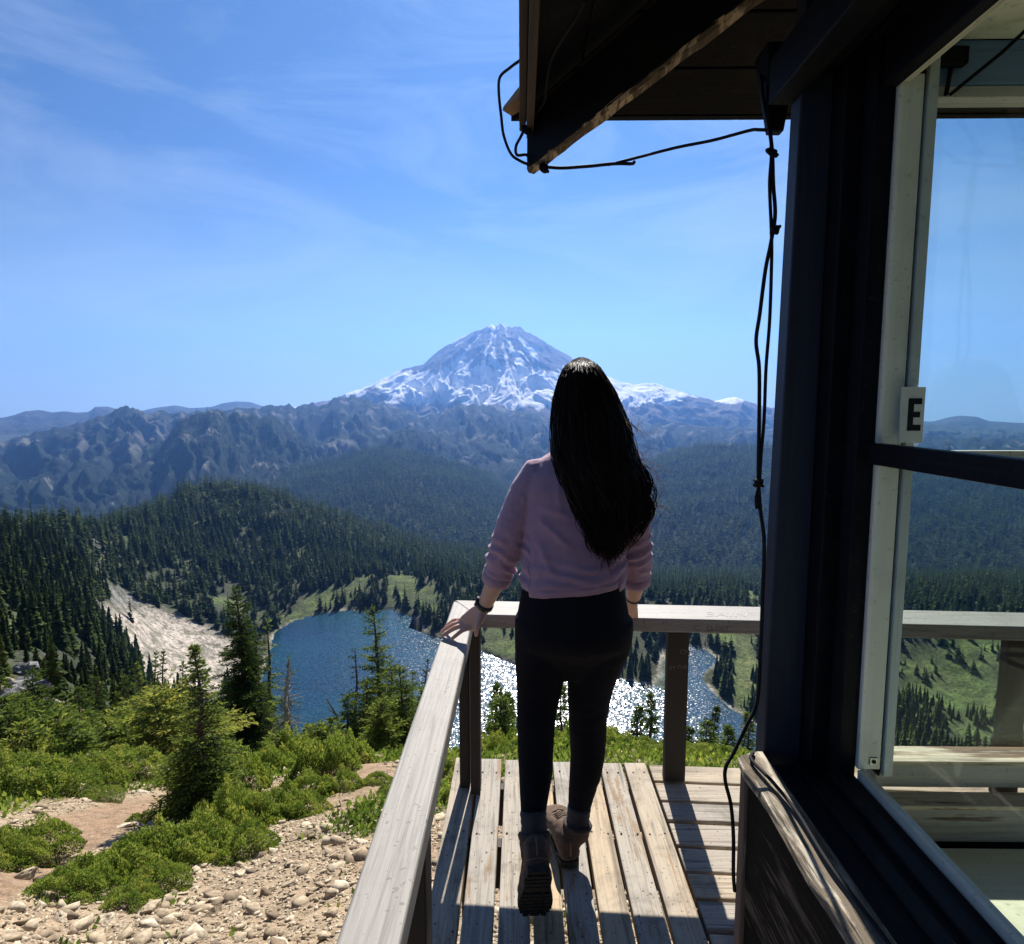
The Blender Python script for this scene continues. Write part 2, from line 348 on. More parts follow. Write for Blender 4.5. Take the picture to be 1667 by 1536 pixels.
def basin_masks():
    r = BAS.RR; X, Y = BAS.X, BAS.Y
    jx = PX+fbm(X*.02, Y*.02, 3)*16*(r > 100)+fbm(X*.8, Y*.8, 3)*22*(r < 40); jy = PY+fbm(X*.02+50, Y*.02, 3)*10*(r > 100)+fbm(X*.8+50, Y*.8, 3)*12*(r < 40)
    scree = blur(in_poly(jx, jy, [(150,985),(195,990),(235,988),(300,1000),(345,1022),(395,1060),(400,1105),(330,1140),(230,1120),(195,1085),(170,1030)])*(r > 330)*(r < 560)*1.0, 2, 2)
    rock = np.clip((blob(jx, jy, 195, 972, 46, 16, .3)*(r > 420)*(r < 600)*1.2+blob(jx, jy, 130, 868, 50, 10, .5)*(r > 470)+blob(jx, jy, 100, 845, 30, 7, .2)*(r > 470)+blob(jx, jy, 205, 912, 26, 7)*(r > 450)*.9)*sstep(-.15, .15, fbm(X*.06, Y*.06, 4)), 0, 1)
    mead = 0
    for cx, cy, rx, ry, ro, a, b in ((540,972,60,13,-.35,450,700),(480,1003,40,8,-.3,480,620),(585,950,32,12,-.7,500,760),(655,955,22,28,.2,480,760),(690,975,24,18,.5,470,700),(815,1035,40,28,.4,380,600),(1100,1005,50,16,.1,400,640),(1190,1030,40,22,.2,360,620),(1215,1100,24,60,0,340,560),(1225,965,14,26,0,500,800),(1290,1100,50,60,0,330,620),(1560,1130,150,60,.35,330,560),(1600,1060,90,40,.3,360,620),(1630,1180,120,30,0,330,520),(480,905,26,6,-.2,600,800),(500,870,20,5,0,700,900),(370,982,40,10,.2,480,620),(215,880,26,9,.1,500,800),(10,1010,20,12,0,120,300)):
        mead = np.maximum(mead, blob(jx, jy, cx, cy, rx, ry, ro)*(r > a)*(r < b))
    shore = np.where(BAS.ins, 0, 1)*(1-sstep(.8, 3.2, BAS.d+fbm(X*.04, Y*.04, 3)*4))*(r > 300)
    near = r < 34
    trail = blur(in_poly(jx, jy, [(-200,1560),(-200,1420),(0,1388),(80,1336),(180,1304),(300,1282),(300,1318),(200,1350),(110,1400),(60,1440),(0,1475)])*near*1.0, 1, 1)
    trail = np.maximum(trail, blur(in_poly(jx, jy, [(560,1225),(620,1218),(640,1290),(560,1330),(520,1300)])*near*1.0, 1, 1)*.6)
    veg = np.clip(sstep(.0, .35, fbm(X*.45, Y*.45, 4)+np.interp(PY, [1200, 1250, 1330], [.7, .25, -.2])), 0, 1)*near*(1-trail)
    veg = np.maximum(veg, ((PX > 760)*(PY < 1262)*near)*.9)
    return scree, rock, mead, shore, near*1.0, trail, veg
scree, rockm, mead, shore, nearm, trail, veg = basin_masks()
def basin_color():
    X, Y = BAS.X, BAS.Y; r = BAS.RR
    n1 = fbm(X*.05, Y*.05, 4)[..., None]; n2 = fbm(X*1.3, Y*1.3, 4)[..., None]; n3 = fbm(X*.3, Y*.3, 4)[..., None]
    c = np.array((.040, .048, .022))*(1+.4*n1)+np.zeros(X.shape+(3,))
    lay = lambda c, m, col: c*(1-m[..., None])+np.array(col)*m[..., None]
    far = sstep(34, 60, r)
    near = np.array((.33, .245, .155))*(1+.25*n2)
    near = near*(1-sstep(-.05, .3, n3)*.8)+np.array((.34, .235, .145))*sstep(-.05, .3, n3)*.8
    near = lay(near, trail, (.27, .175, .105)); near = lay(near, veg*.8, (.12, .115, .045))
    c = near*(1-far[..., None])+c*far[..., None]
    g = np.array((.115, .17, .034))*(1+.6*n1); g = g*(1-.5*sstep(.05, .35, fbm(X*.11, Y*.11, 3)))[..., None]; g = g+(np.array((.20, .17, .06))-g)*(sstep(.05, .4, fbm(X*.05+20, Y*.05, 4))*.3)[..., None]; g = g+(np.array((.05, .075, .02))-g)*(sstep(.1, .3, fbm(X*.03+70, Y*.03, 4))*.7)[..., None]
    m = np.clip(mead*1.4, 0, 1)[..., None]; c = c*(1-m)+g*m
    open_ = sstep(.18, .4, fbm(X*.022+7, Y*.022, 4))*far*(r > 60)*(r < 700); c = lay(c, open_*.6, (.10, .12, .035))
    c = lay(c, np.clip(rockm*1.3, 0, 1), (.30, .285, .265))
    sc = np.array((.60, .52, .43))*(1+.22*fbm(X*.16, Y*.05, 4)[..., None]); m = scree[..., None]; c = c*(1-m)+sc*m
    c = lay(c, shore, (.42, .38, .30))
    c = np.where(BAS.ins[..., None], np.array((.20, .23, .17))*np.exp(-np.maximum(LAKE_Z-BAS.Z, 0)*.5)[..., None]+np.array((.02, .04, .04)), c)
    return np.clip(c, .004, .8)
def mat_ground():
    t = NT('ground_surface'); a = t.attr('col').outputs['Color']; p = t.pos()
    n1 = t.noise(p, 9.0, 6, .65); n2 = t.noise(p, 55.0, 4, .7)
    vo = t.n('ShaderNodeTexVoronoi', feature='DISTANCE_TO_EDGE'); vo.inputs['Scale'].default_value = 16; t.l(p, vo.inputs['Vector'])
    vc = t.n('ShaderNodeTexVoronoi'); vc.inputs['Scale'].default_value = 16; t.l(p, vc.inputs['Vector'])
    c = t.mix(a, t.mix(a, (0, 0, 0), .45), t.ramp(n1, [(.35, 1.), (.6, 0.)])); c = t.mix(c, t.mix(c, (.95, .9, .8), .22), t.ramp(n2, [(.5, 0.), (.7, 1.)]))
    n3 = t.noise(p, .45, 6, .72); n4 = t.noise(p, .10, 5, .65); fd = t.n('ShaderNodeVectorMath', operation='LENGTH'); t.l(p, fd.inputs[0]); fk = t.ramp(t.math('DIVIDE', fd.outputs['Value'], 100.0), [(.3, 0.), (.9, 1.)])
    c = t.mix(c, t.mix(c, (0, 0, 0), .7), t.math('MULTIPLY', fk, t.ramp(n3, [(.38, 1.), (.56, 0.)]))); c = t.mix(c, t.mix(c, (.02, .03, .01), .6), t.math('MULTIPLY', fk, t.ramp(n4, [(.40, 1.), (.55, 0.)])))
    h = t.math('ADD', t.math('MULTIPLY', n1, .5), t.math('MULTIPLY', n2, .5))
    return t.done(t.princ(c, .95, t.bump(h, .8, .03), .1))
gm = BAS.mesh('ground', {'col': basin_color()})
GROUND = tag(link('ground', gm, None, mat_ground()), kind='structure')

def build_lake():
    L = BAS.shore; cx, cy = L.mean(0); 
    V = [(cx, cy, LAKE_Z)]; big = [((x-cx)*1.12+cx, (y-cy)*1.12+cy, LAKE_Z) for x, y in L]
    me = bpy.data.meshes.new('lake'); me.from_pydata(big, [], [tuple(range(len(big)))]); me.update()
    bm = bmesh.new(); bm.from_mesh(me); bmesh.ops.triangulate(bm, faces=bm.faces[:]); bmesh.ops.recalc_face_normals(bm, faces=bm.faces[:])
    for f in bm.faces:
        if f.normal.z < 0: f.normal_flip()
    bm.to_mesh(me); bm.free()
    t = NT('lake_water'); p = t.pos()
    w1 = t.noise(p, .30, 3, .62, .3); w2 = t.noise(p, .09, 2, .5); w3 = t.noise(t.pos((1, .35, 1)), .02, 3, .5)
    h = t.math('ADD', t.math('MULTIPLY', w1, t.ramp(w3, [(.3, .75), (.65, 1.)])), t.math('MULTIPLY', w2, .8))
    col = t.mix((.002, .022, .048), (.003, .042, .062), t.ramp(t.noise(p, .012, 3, .5), [(.35, 0.), (.65, 1.)]))
    vo = t.n('ShaderNodeTexVoronoi'); vo.inputs['Scale'].default_value = 1.5; t.l(p, vo.inputs['Vector'])      # wind chop: small facets tilted at random
    sub = t.n('ShaderNodeVectorMath', operation='SUBTRACT'); t.l(vo.outputs['Color'], sub.inputs[0]); sub.inputs[1].default_value = (.5, .5, .5)
    mul = t.n('ShaderNodeVectorMath', operation='MULTIPLY'); t.l(sub.outputs[0], mul.inputs[0]); mul.inputs[1].default_value = (.27, .38, 0)
    chop = t.ramp(t.noise(p, .016, 4, .6), [(.30, .62), (.62, 1.)]); scl = t.n('ShaderNodeVectorMath', operation='SCALE'); t.l(mul.outputs[0], scl.inputs[0]); t.l(chop, scl.inputs['Scale'])
    add = t.n('ShaderNodeVectorMath', operation='ADD'); t.l(scl.outputs[0], add.inputs[0]); t.l(t.bump(h, .5, .12), add.inputs[1]); nrm = t.n('ShaderNodeVectorMath', operation='NORMALIZE'); t.l(add.outputs[0], nrm.inputs[0])
    ps = t.princ(col, .21, nrm.outputs[0], .5); ps.inputs['IOR'].default_value = 1.333
    return tag(link('lake', me, None, t.done(ps)), kind='structure')
build_lake()

# ---------------------------------------------------------------- mountains behind: each a polar ridge with front and back slopes
def ridge_layer(name, sil, r0, r1, r2, zbase, prof, amp, freq, na, nr, mat, seed=0, sil_n=0.0, rvar=0.0, azr=66, attrs=None, gully=1.0, ga=14, zback=None, iso=.6, rf=.7):
    az = np.linspace(R(-azr), R(azr), na); rr = np.exp(np.linspace(math.log(r0), math.log(r2), nr)); P = Polar(az, rr)
    xs = [s[0] for s in sil]; saz = np.array([az_of_px(x) for x in xs]); el = np.array([(at_r(x, y, r1).z-CH)/r1 for x, y in sil])
    e = np.interp(az, saz, el)
    rk = r1*(1+rvar*fbm(az*5+seed, az*0+seed*1.7, 3))
    zr = CH+e*rk + sil_n*r1*(ridged(az*42+seed, az*0+3.1+seed, 5)-.45)*(.35+np.clip(fbm(az*9+seed, az*0+9.7, 3)+.4, 0, 1.2))
    RK = rk[:, None]; t = np.clip((P.RR-r0)/(RK-r0), 0, 1); tb = np.clip((P.RR-RK)/(r2-RK+1), 0, 1)
    Z = np.where(P.RR <= RK, zbase+(zr[:, None]-zbase)*t**prof, zr[:, None]-(zr[:, None]-(zbase if zback is None else zback))*tb**.8)
    n = ridged(P.X*freq+seed*7.7, P.Y*freq-seed*3.3, 6)*iso+(1-iso)*ridged(P.A*ga+seed+1.6*fbm(P.X*.0012, P.Y*.0012, 4), P.RR*freq*rf+seed, 5)*gully
    w = np.where(P.RR <= RK, np.clip(np.sin(np.pi*np.clip(t, 0, 1)**1.15), 0, 1)**.8*.9+.03, .03)
    Z = Z+amp*(n-n.mean()-.12)*w*(.45+np.clip(.6+1.3*fbm(P.X*.0007+seed, P.Y*.0007, 3), 0, 1.4))
    lim = CH+P.RR*(((zr-CH)/rk)[:, None]+min(sil_n, .002)*fbm(P.A*90+seed, np.log(P.RR)*30, 4)-.012*(1-t)); Z = np.where((P.RR <= RK) & (Z > lim), lim+(Z-lim)*.12, Z)
    P.finish(Z); P.t = t; P.n = n
    at = attrs(P) if attrs else {}
    o = tag(link(name, P.mesh(name, at), None, mat), kind='structure'); return P, o
def mat_attr(name, rough=.95, nscale=.02, bump_d=6.0, contrast=.4, trees=None):
    t = NT(name); a = t.attr('col').outputs['Color']; p = t.pos(); n1 = t.noise(p, nscale, 6, .65)
    n2 = t.noise(p, nscale*4.5, 5, .7); c = t.mix(a, t.mix(a, (0, 0, 0), .75), t.ramp(n1, [(.36, contrast*1.4), (.62, 0.)])); c = t.mix(c, t.mix(c, (0, 0, 0), .6), t.ramp(n2, [(.4, contrast*1.3), (.6, 0.)]))
    return t.done(t.princ(c, rough, t.bump(t.math('ADD', n1, t.math('MULTIPLY', n2, .45)), 1.0, bump_d*1.6), .05))
def lerp3(c, m, col): return c*(1-m[..., None])+np.array(col)*m[..., None]

M1_SIL = [(-900,830),(-300,830),(0,880),(150,860),(250,830),(340,800),(400,790),(455,768),(500,756),(560,742),(620,728),(660,735),(700,744),(770,764),(810,784),(860,812),(900,828),(950,826),(1000,792),(1061,750),(1097,734),(1141,726),(1226,726),(1300,728),(1400,738),(1480,752),(1560,770),(1667,778),(1900,780),(2600,800)]
def m1_attr(P):
    c = np.array((.026, .036, .020))*(1+.5*fbm(P.X*.006, P.Y*.006, 4)[..., None]); return {'col': np.clip(c, .005, .5)}
M1, _ = ridge_layer('hills', M1_SIL, 1150, 2700, 3700, -365, .95, 85, .0020, 620, 170, mat_attr('forest_floor', contrast=.5), 3, .0012, .10, attrs=m1_attr)
M2_SIL = [(-900,740),(-300,720),(0,722),(60,704),(130,690),(170,676),(205,664),(225,668),(245,672),(300,672),(345,668),(400,664),(430,660),(470,660),(496,663),(507,656),(517,664),(535,655),(557,646),(580,650),(610,655),(640,664),(690,676),(735,664),(762,656),(790,662),(830,668),(870,672),(900,685),(960,690),(1030,694),(1080,690),(1140,696),(1235,700),(1300,700),(1500,712),(1667,716),(2000,720),(2600,740)]
def m2_attr(P):
    f = fbm(P.X*.0016, P.Y*.0016, 5); g = fbm(P.X*.006+9, P.Y*.006, 5); px, py, _ = project(np.stack((P.X, P.Y, P.Z), -1))
    c = np.array((.017, .030, .022))*(1+.5*g[..., None])
    bare = sstep(.34, .46, g+.9*np.clip(P.n-.55, -.3, .5)+.25*(P.t-.7))
    bare = np.maximum(bare, sstep(.0, .3, g+.1)*np.maximum(blob(px, py, 215, 712, 90, 40, .1), np.maximum(blob(px, py, 540, 730, 40, 16, -.2), blob(px, py, 770, 715, 60, 10, -.15)*.7)))
    c = lerp3(c, bare*.75, (.21, .20, .185)); c = lerp3(c, sstep(.1, .4, f)*.3*(1-bare), (.05, .065, .03)); return {'col': np.clip(c, .005, .6)}
M2B_SIL = [(-900,860),(-300,800),(0,800),(100,790),(200,760),(262,724),(285,694),(300,680),(340,672),(372,676),(385,672),(420,676),(450,684),(480,700),(500,716),(560,740),(620,720),(650,700),(680,702),(720,716),(760,735),(810,752),(850,762),(900,780),(1000,800),(1500,800),(2600,800)]
M2B, _ = ridge_layer('hills.001', M2B_SIL, 2300, 3500, 4300, -370, .9, 240, .0026, 700, 130, mat_attr('crag_surface', nscale=.014, bump_d=7), 5, .016, .05, attrs=m2_attr, ga=34, iso=.35, rf=.30)
M2, _ = ridge_layer('hills.002', M2_SIL, 2500, 4800, 5700, -370, .95, 330, .0023, 800, 150, mat_attr('range_surface', nscale=.011, bump_d=8), 9, .015, .05, attrs=m2_attr, ga=30, iso=.35, rf=.30, zback=-380)

# ---- the volcano
MT_SIL = [(-200,720),(300,690),(450,668),(540,650),(562,641),(600,629),(640,608),(660,599),(690,592),(703,580),(718,568),(732,559),(755,546),(776,538),(790,533),(800,527),(806,529),(812,525),(822,529),(840,532),(847,531),(853,538),(862,542),(874,548),(895,561),(915,573),(930,581),(960,597),(990,613),(1010,621),(1035,626),(1062,622),(1080,628),(1100,636),(1130,644),(1165,652),(1185,648),(1198,646),(1212,652),(1240,660),(1300,672),(1400,690),(1500,690),(1650,700),(2000,720)]
def mt_attr(P):
    px, py, _ = project(np.stack((P.X, P.Y, P.Z), -1)); q = P.RR/14000
    th = np.arctan2(px-812, np.maximum(py-505, 3)); rad = np.hypot(px-812, py-505); n = fbm(P.X*.005, P.Y*.005, 5)
    st = fbm(th*5+.8*n, rad*.014+3, 4)+.5*fbm(th*13+n, rad*.02, 4)
    # glacier band low on the face, thin streaks higher, capped summit
    low = np.interp(py, [535, 575, 596, 612, 640, 655, 668, 690], [-.1, .0, .30, .95, 1.05, .75, .05, -.7])
    side = np.interp(px, [560, 640, 700, 840, 1000, 1100, 1240], [-.7, -.25, .05, .25, .0, -.40, -.5])
    s = low+side*.9+n*.45+st*1.15-.46-(P.n-P.n.mean())*.25
    up = .45*blob(px, py, 812, 530, 30, 8)+.38*blob(px, py, 800, 548, 10, 30, .3)+.30*blob(px, py, 845, 575, 40, 40, .6)+.3*blob(px, py, 742, 552, 26, 9, -.5)
    s = np.maximum(s, up+n*.35+st*.75-.26)
    s = np.maximum(s, blob(px, py, 1045, 632, 60, 10, .12)*.5+n*.6+st*.4-.30)
    s = np.maximum(s, blob(px, py, 1188, 651, 26, 6, 0)*.6+n*.4-.2)
    snow = sstep(.0, .09, s)*(1-sstep(660, 674, py))
    c = np.array((.13, .11, .105))*(1+.55*n[..., None]); c = lerp3(c, sstep(668, 690, py), (.05, .06, .045)); c = lerp3(c, snow, (.86, .87, .9))
    return {'col': np.clip(c, .01, .9)}
MT, _ = ridge_layer('mountain', MT_SIL, 4600, 7200, 9300, -340, 1.0, 300, .0017, 900, 260, mat_attr('volcano_surface', nscale=.006, bump_d=7, contrast=.22), 21, .0050, .0, azr=48, attrs=mt_attr, gully=1.0, ga=18, iso=.25, rf=.25, zback=-380)
# distant ranges
FAR_SIL = [(-900,690),(-200,672),(0,680),(20,676),(40,669),(62,667),(85,671),(105,669),(122,671),(146,670),(152,662),(175,661),(192,666),(215,672),(250,664),(285,659),(310,664),(345,662),(362,656),(385,653),(408,654),(425,660),(470,672),(600,680),(1200,690),(1400,692),(1485,684),(1520,686),(1545,679),(1562,676),(1592,678),(1612,685),(1667,688),(1800,684),(2600,690)]
def far_attr(P): return {'col': np.clip(np.array((.07, .075, .06))*(1+.6*fbm(P.X*.0006, P.Y*.0006, 4)[..., None]), .01, .5)}
FARR, _ = ridge_layer('hills.003', FAR_SIL, 6000, 8800, 9700, -300, .9, 190, .0009, 600, 60, mat_attr('far_range_surface', nscale=.002, bump_d=40), 33, .0005, .0, attrs=far_attr)
# one plain sheet under everything, out to the horizon
bm_ = MB(); n_ = 48
rings_ = [[(rad*math.cos(2*math.pi*j/n_), rad*math.sin(2*math.pi*j/n_), z) for j in range(n_)] for rad, z in ((10400, -440), (6000, -430), (1200, -420), (10, -420))]
bm_.loft(rings_, cap=True)
tag(bm_.build('land', plain('valley_floor', (.04, .05, .03), .95, .4, .002, 5), smooth=False), kind='structure')
# ================================================================ CONIFERS
FST = [(0, (.014, .026, .010)), (.4, (.029, .051, .016)), (.75, (.066, .098, .025)), (1, (.13, .155, .042))]
M_NEEDLE = foliage('fir_needles', FST, .34)
M_NEEDLE_NEAR = foliage('fir_sprays', [(0, (.018, .028, .012)), (.4, (.06, .095, .025)), (.75, (.16, .21, .05)), (1, (.31, .31, .08))], .42)
M_BARK = plain('bark', (.075, .062, .052), .9, .4, 14, .01, .1)
M_DEAD = plain('dead_wood', (.30, .275, .25), .9, .35, 20, .006, .1)
def tri_tree(levels, fr, rng, width=.17, droop=.10, double=True):
    """unit-height fir of drooping fronds; returns V, F(tri), hue"""
    V, F, H = [], [], []
    for k in range(levels):
        t = (k+.3*rng.random())/levels; z = .05+.93*t
        L = width*((1-t)**.82)*(.75+.5*rng.random())+.008
        n = max(3, int(fr*(1-.45*t))); a0 = rng.random()*6.28
        for j in range(n):
            if rng.random() < .10: continue
            a = a0+6.283*j/n+rng.normal(0, .22); l = L*(.65+.6*rng.random()); wd = l*(.42+.2*rng.random()) ; dz = droop*(.5+rng.random())*(.6+.4*(1-t))
            c, s = math.cos(a), math.sin(a); b = len(V); zz = z+rng.normal(0, .008)
            V += [(0, 0, zz+.018), (c*l*.6-s*wd, s*l*.6+c*wd, zz-dz*.62*l/width*.9), (c*l, s*l, zz-dz*l/width), (c*l*.6+s*wd, s*l*.6-c*wd, zz-dz*.62*l/width*.9), (c*l*.35, s*l*.35, zz-.05*(l/width)-dz*.8)]
            F += [(b, b+1, b+2), (b, b+2, b+3)]
            if double: F += [(b, b+2, b+4)]
            h = np.clip(rng.normal(.42, .17), 0, 1); H += [h*.75, h, min(1, h+.15), h, h*.5]
    b = len(V); w = .012
    for i in range(3):
        V += [(w*math.cos(2.1*i), w*math.sin(2.1*i), -.03)]; H += [.0]
    V += [(0, 0, .99)]; H += [.3]; F += [(b, b+1, b+3), (b+1, b+2, b+3), (b+2, b, b+3)]
    return np.array(V), np.array(F), np.array(H)
rt = np.random.default_rng(5)
TV_HI = [tri_tree(26, 9, rt, w, d) for w, d in ((.15, .10), (.18, .12), (.13, .09), (.20, .11), (.11, .08))]
TV_MID = [tri_tree(13, 7, rt, w, d, False) for w, d in ((.16, .10), (.19, .12), (.14, .09), (.12, .1), (.21, .1))]
TV_LO = [tri_tree(6, 5, rt, w*1.15, d, False) for w, d in ((.16, .10), (.2, .12), (.14, .09))]
def merge(variants, P, H, hue0, name, mat, tilt=.02, wid=None):
    """many trees as one mesh"""
    n = len(P); idx = RNG.integers(0, len(variants), n); Vs, Fs, Hs = [], [], []; off = 0
    for k, (v, f, h) in enumerate(variants):
        s = np.where(idx == k)[0]
        if not len(s): continue
        a = RNG.random(len(s))*6.283; ca, sa = np.cos(a)[:, None], np.sin(a)[:, None]; hh = H[s][:, None]; ww = hh*(.8+.5*RNG.random((len(s), 1)))*(1 if wid is None else wid)
        x = (v[:, 0]*ca-v[:, 1]*sa)*ww; y = (v[:, 0]*sa+v[:, 1]*ca)*ww; z = v[:, 2]*hh
        tl = RNG.normal(0, tilt, (len(s), 2)); x = x+z*tl[:, :1]; y = y+z*tl[:, 1:]
        V = np.stack((x+P[s, :1], y+P[s, 1:2], z+P[s, 2:3]), -1).reshape(-1, 3)
        Fs.append((f[None]+(np.arange(len(s))*len(v))[:, None, None]).reshape(-1, 3)+off); off += len(V); Vs.append(V)
        Hs.append(np.clip(h[None]+hue0[s][:, None], 0, 1).ravel())
    return link(name, np_mesh(name, np.concatenate(Vs), np.concatenate(Fs), {'hue': np.concatenate(Hs)}), None, mat)
# ---- scatter over the basin
def scatter(P, r0, r1, step, az=60):
    area = .5*2*R(az)*(r1*r1-r0*r0); n = int(area/step**2); a = (RNG.random(n)*2-1)*R(az); r = np.sqrt(r0*r0+RNG.random(n)*(r1*r1-r0*r0)); return a, r
a1, q1 = scatter(BAS, 22, 420, 3.3); a2, q2 = scatter(BAS, 420, 900, 5.6); a3, q3 = scatter(BAS, 900, 1480, 7.0)
aa = np.concatenate((a1, a2, a3)); qq = np.concatenate((q1, q2, q3))
xx, yy = qq*np.sin(aa), qq*np.cos(aa); zz = BAS.samp(BAS.Z, aa, qq)
px, py, pz = project(np.stack((xx, yy, zz), -1))
msk = lambda G: BAS.samp(G.astype(float), aa, qq)
cl = fbm(xx*.03, yy*.03, 4); cl2 = fbm(xx*.012+40, yy*.012, 3)
dens = .78+.75*cl; dens = np.where(qq > 650, .95+.3*cl, dens)
dens = np.where((qq < 420), .66+1.15*cl+.3*cl2, dens)
dens = np.where(qq < 95, .95, dens)
dens -= np.clip(msk(mead)*1.5, 0, 1)*1.0
dens += np.where(msk(mead) > .3, .95*sstep(-.06, .25, cl), 0)
dens -= np.clip(msk(scree)*2.2, 0, 1)*1.05+np.clip(msk(rockm)*1.3, 0, 1)*.75
ld = BAS.samp(BAS.d*np.where(BAS.ins, -1, 1), aa, qq)
ok = (RNG.random(len(aa)) < dens) & ((ld > 4.5) | (qq < 280)) & ((zz > LAKE_Z+.4) | (ld > 60))
# the steep slope right below the deck stays open except well down-slope
ok &= ~((px > 430) & (px < 1300) & (qq < 240) & (qq > 20) & (RNG.random(len(aa)) < .93))
ht = np.interp(qq, [20, 80, 200, 420, 700, 1480], [2.6, 4.6, 8, 13, 18, 21])*(.45+.85*RNG.random(len(aa)))*(1+.35*cl)
ht = np.where(msk(mead) > .3, ht*.6, ht)
# keep the deck side views open: nothing may stick up into the lake view from the near slope
hor = BAS.samp(BAS.hor, aa, qq); tipel = (zz+ht-CH)/qq
vis = (tipel > hor+.0006) | (np.abs(aa) > R(42))
tx, ty, _ = project(np.stack((xx, yy, zz+ht), -1))
blk = (px > 425) & (px < 1300) & (qq < 300) & (ty < 1245)
ok &= vis & ~blk
# no trees standing inside the lake view in front of the scree
ok &= ~((qq < 330) & (tx > 235) & (tx < 440) & (ty < 1090))
I = np.where(ok)[0]
inframe = (tx[I] > 5) & (tx[I] < 1662) & ~((tx[I] > 880) & (tx[I] < 1010) & (ty[I] < 1100) & (ty[I] > 600)) & ~((tx[I] > 1232) & (tx[I] < 1480)) & (tipel[I] > hor[I]+.012)
size = ht[I]/qq[I]*inframe; order = np.argsort(-size)
near300 = I[order[:296]]; rest = I[order[296:]]
def tree_mesh(i):
    v, f, h = TV_HI[i]; nt = 4
    me = np_mesh('conifer', v, f, {'hue': np.clip(h+.06*i, 0, 1)}); me.materials.append(M_NEEDLE); return me
TREE_ME = [tree_mesh(i) for i in range(len(TV_HI))]
# trunk and crown are one small mesh each: far trees show no separate parts
for k, i in enumerate(near300):
    o = bpy.data.objects.new('conifer', TREE_ME[RNG.integers(0, len(TREE_ME))]); COL.objects.link(o)
    o.location = (xx[i], yy[i], zz[i]-.15); s = ht[i]; w = s*(.8+.5*RNG.random()); o.scale = (w, w, s); o.rotation_euler = (RNG.normal(0, .03), RNG.normal(0, .03), RNG.random()*6.28)
    if px[i] < 470:
        tag(o, 'dark narrow fir standing on the wooded slope left of the lake', 'tree', 'firs on the slope left of the lake')
    elif px[i] > 1450:
        tag(o, 'dark fir on the green hillside seen through the cabin window', 'tree', 'firs seen through the window')
    else:
        tag(o, 'dark narrow fir standing on the far side of the lake', 'tree', 'firs on the far lake shore')
def forest(name, sel, var, tilt=.02):
    hue = np.clip(cl[sel]*.35-.06+RNG.normal(0, .11, len(sel)), -.35, .45)+np.where(qq[sel] < 420, .22, 0)
    tag(merge(var, np.stack((xx[sel], yy[sel], zz[sel]-.15), -1), ht[sel], hue, name, M_NEEDLE, tilt), 'mass of dark firs covering the slopes around the lake', 'forest', kind='stuff')
rr_ = qq[rest]
V_ALL = [TV_HI[0], TV_MID[0]]
forest('forest', rest[rr_ < 420], TV_HI)
forest('forest.001', rest[(rr_ >= 420) & (rr_ < 800)], TV_MID)
forest('forest.002', rest[rr_ >= 800], TV_LO+TV_MID[:1])
print('TREES', len(near300), (rr_ < 420).sum(), ((rr_ >= 420) & (rr_ < 800)).sum(), (rr_ >= 800).sum())
# ---- forests of the ridges beyond
def ridge_forest(P, name, r0, r1, step, hts, thr, label):
    a, r = scatter(P, r0, r1, step, 48); z = P.samp(P.Z, a, r); x, y = r*np.sin(a), r*np.cos(a)
    c = fbm(x*.004, y*.004, 4); hor = P.samp(P.hor, a, r); h = hts*(.5+.8*RNG.random(len(a)))
    bh = BAS.samp(np.maximum(BAS.hor, -9), a, np.minimum(r*.985, 1490.))
    k = (RNG.random(len(a)) < thr+.5*c) & ((z+h-CH)/r > hor+.0003) & ((z+h-CH)/r > bh-.002)
    print(name, k.sum()); hue = c[k]*.45-.02+RNG.normal(0, .15, k.sum())
    tag(merge(TV_LO, np.stack((x, y, z-.5), -1)[k], h[k], hue, name, M_NEEDLE), label, 'forest', kind='stuff')
ridge_forest(M1, 'forest.003', 1260, 2950, 9.5, 28, .95, 'far dark forest covering the blue-green ridges beyond the lake')
ridge_forest(M2B, 'forest.004', 2900, 4500, 19, 34, .55, 'hazy forest on the lower flanks of the craggy range')
# ================================================================ DECK, RAILING
W_DECK_Y = wood('deck_boards_long', 1, (.50, .45, .38), (.52, .39, .24), (.36, .25, .15), .55, .8, .8, .006, .9, .6, stain=.75)
W_DECK_X = wood('deck_boards_cross', 0, (.44, .40, .35), (.46, .37, .26), (.30, .22, .15), .56, .85, .8, .006, .6, .6, stain=.75)
W_RAIL_Y = wood('rail_grey_paint', 1, (.25, .235, .215), (.29, .27, .245), (.30, .22, .14), .615, .5, .6, .003, .5, .1)
W_RAIL_X = wood('rail_grey_paint_cross', 0, (.25, .235, .215), (.29, .27, .245), (.30, .22, .14), .615, .5, .6, .003, .5, .1)
W_POST = wood('post_brown_paint', 2, (.030, .024, .020), (.042, .034, .028), (.14, .10, .07), .66, .4, .7, .002, .3, .3)
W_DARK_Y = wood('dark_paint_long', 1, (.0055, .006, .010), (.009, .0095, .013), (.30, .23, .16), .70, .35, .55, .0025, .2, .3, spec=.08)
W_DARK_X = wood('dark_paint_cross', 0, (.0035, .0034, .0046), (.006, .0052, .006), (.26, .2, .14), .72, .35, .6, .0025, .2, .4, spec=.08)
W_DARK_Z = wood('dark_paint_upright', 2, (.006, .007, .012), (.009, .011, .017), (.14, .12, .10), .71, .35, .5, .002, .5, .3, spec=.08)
W_WORN = wood('worn_timber', 1, (.085, .068, .05), (.19, .155, .115), (.55, .49, .39), .49, 1.0, .9, .02, .4, spec=.1, stain=.6)
W_EDGE = wood('worn_rafter_edge', 1, (.05, .04, .03), (.16, .115, .075), (.50, .38, .25), .52, .95, .85, .012, .5)
W_CREAM_Z = wood('cream_paint_upright', 2, (.82, .82, .74), (.84, .84, .76), (.42, .40, .33), .73, .12, .45, .0008, .3, .05)
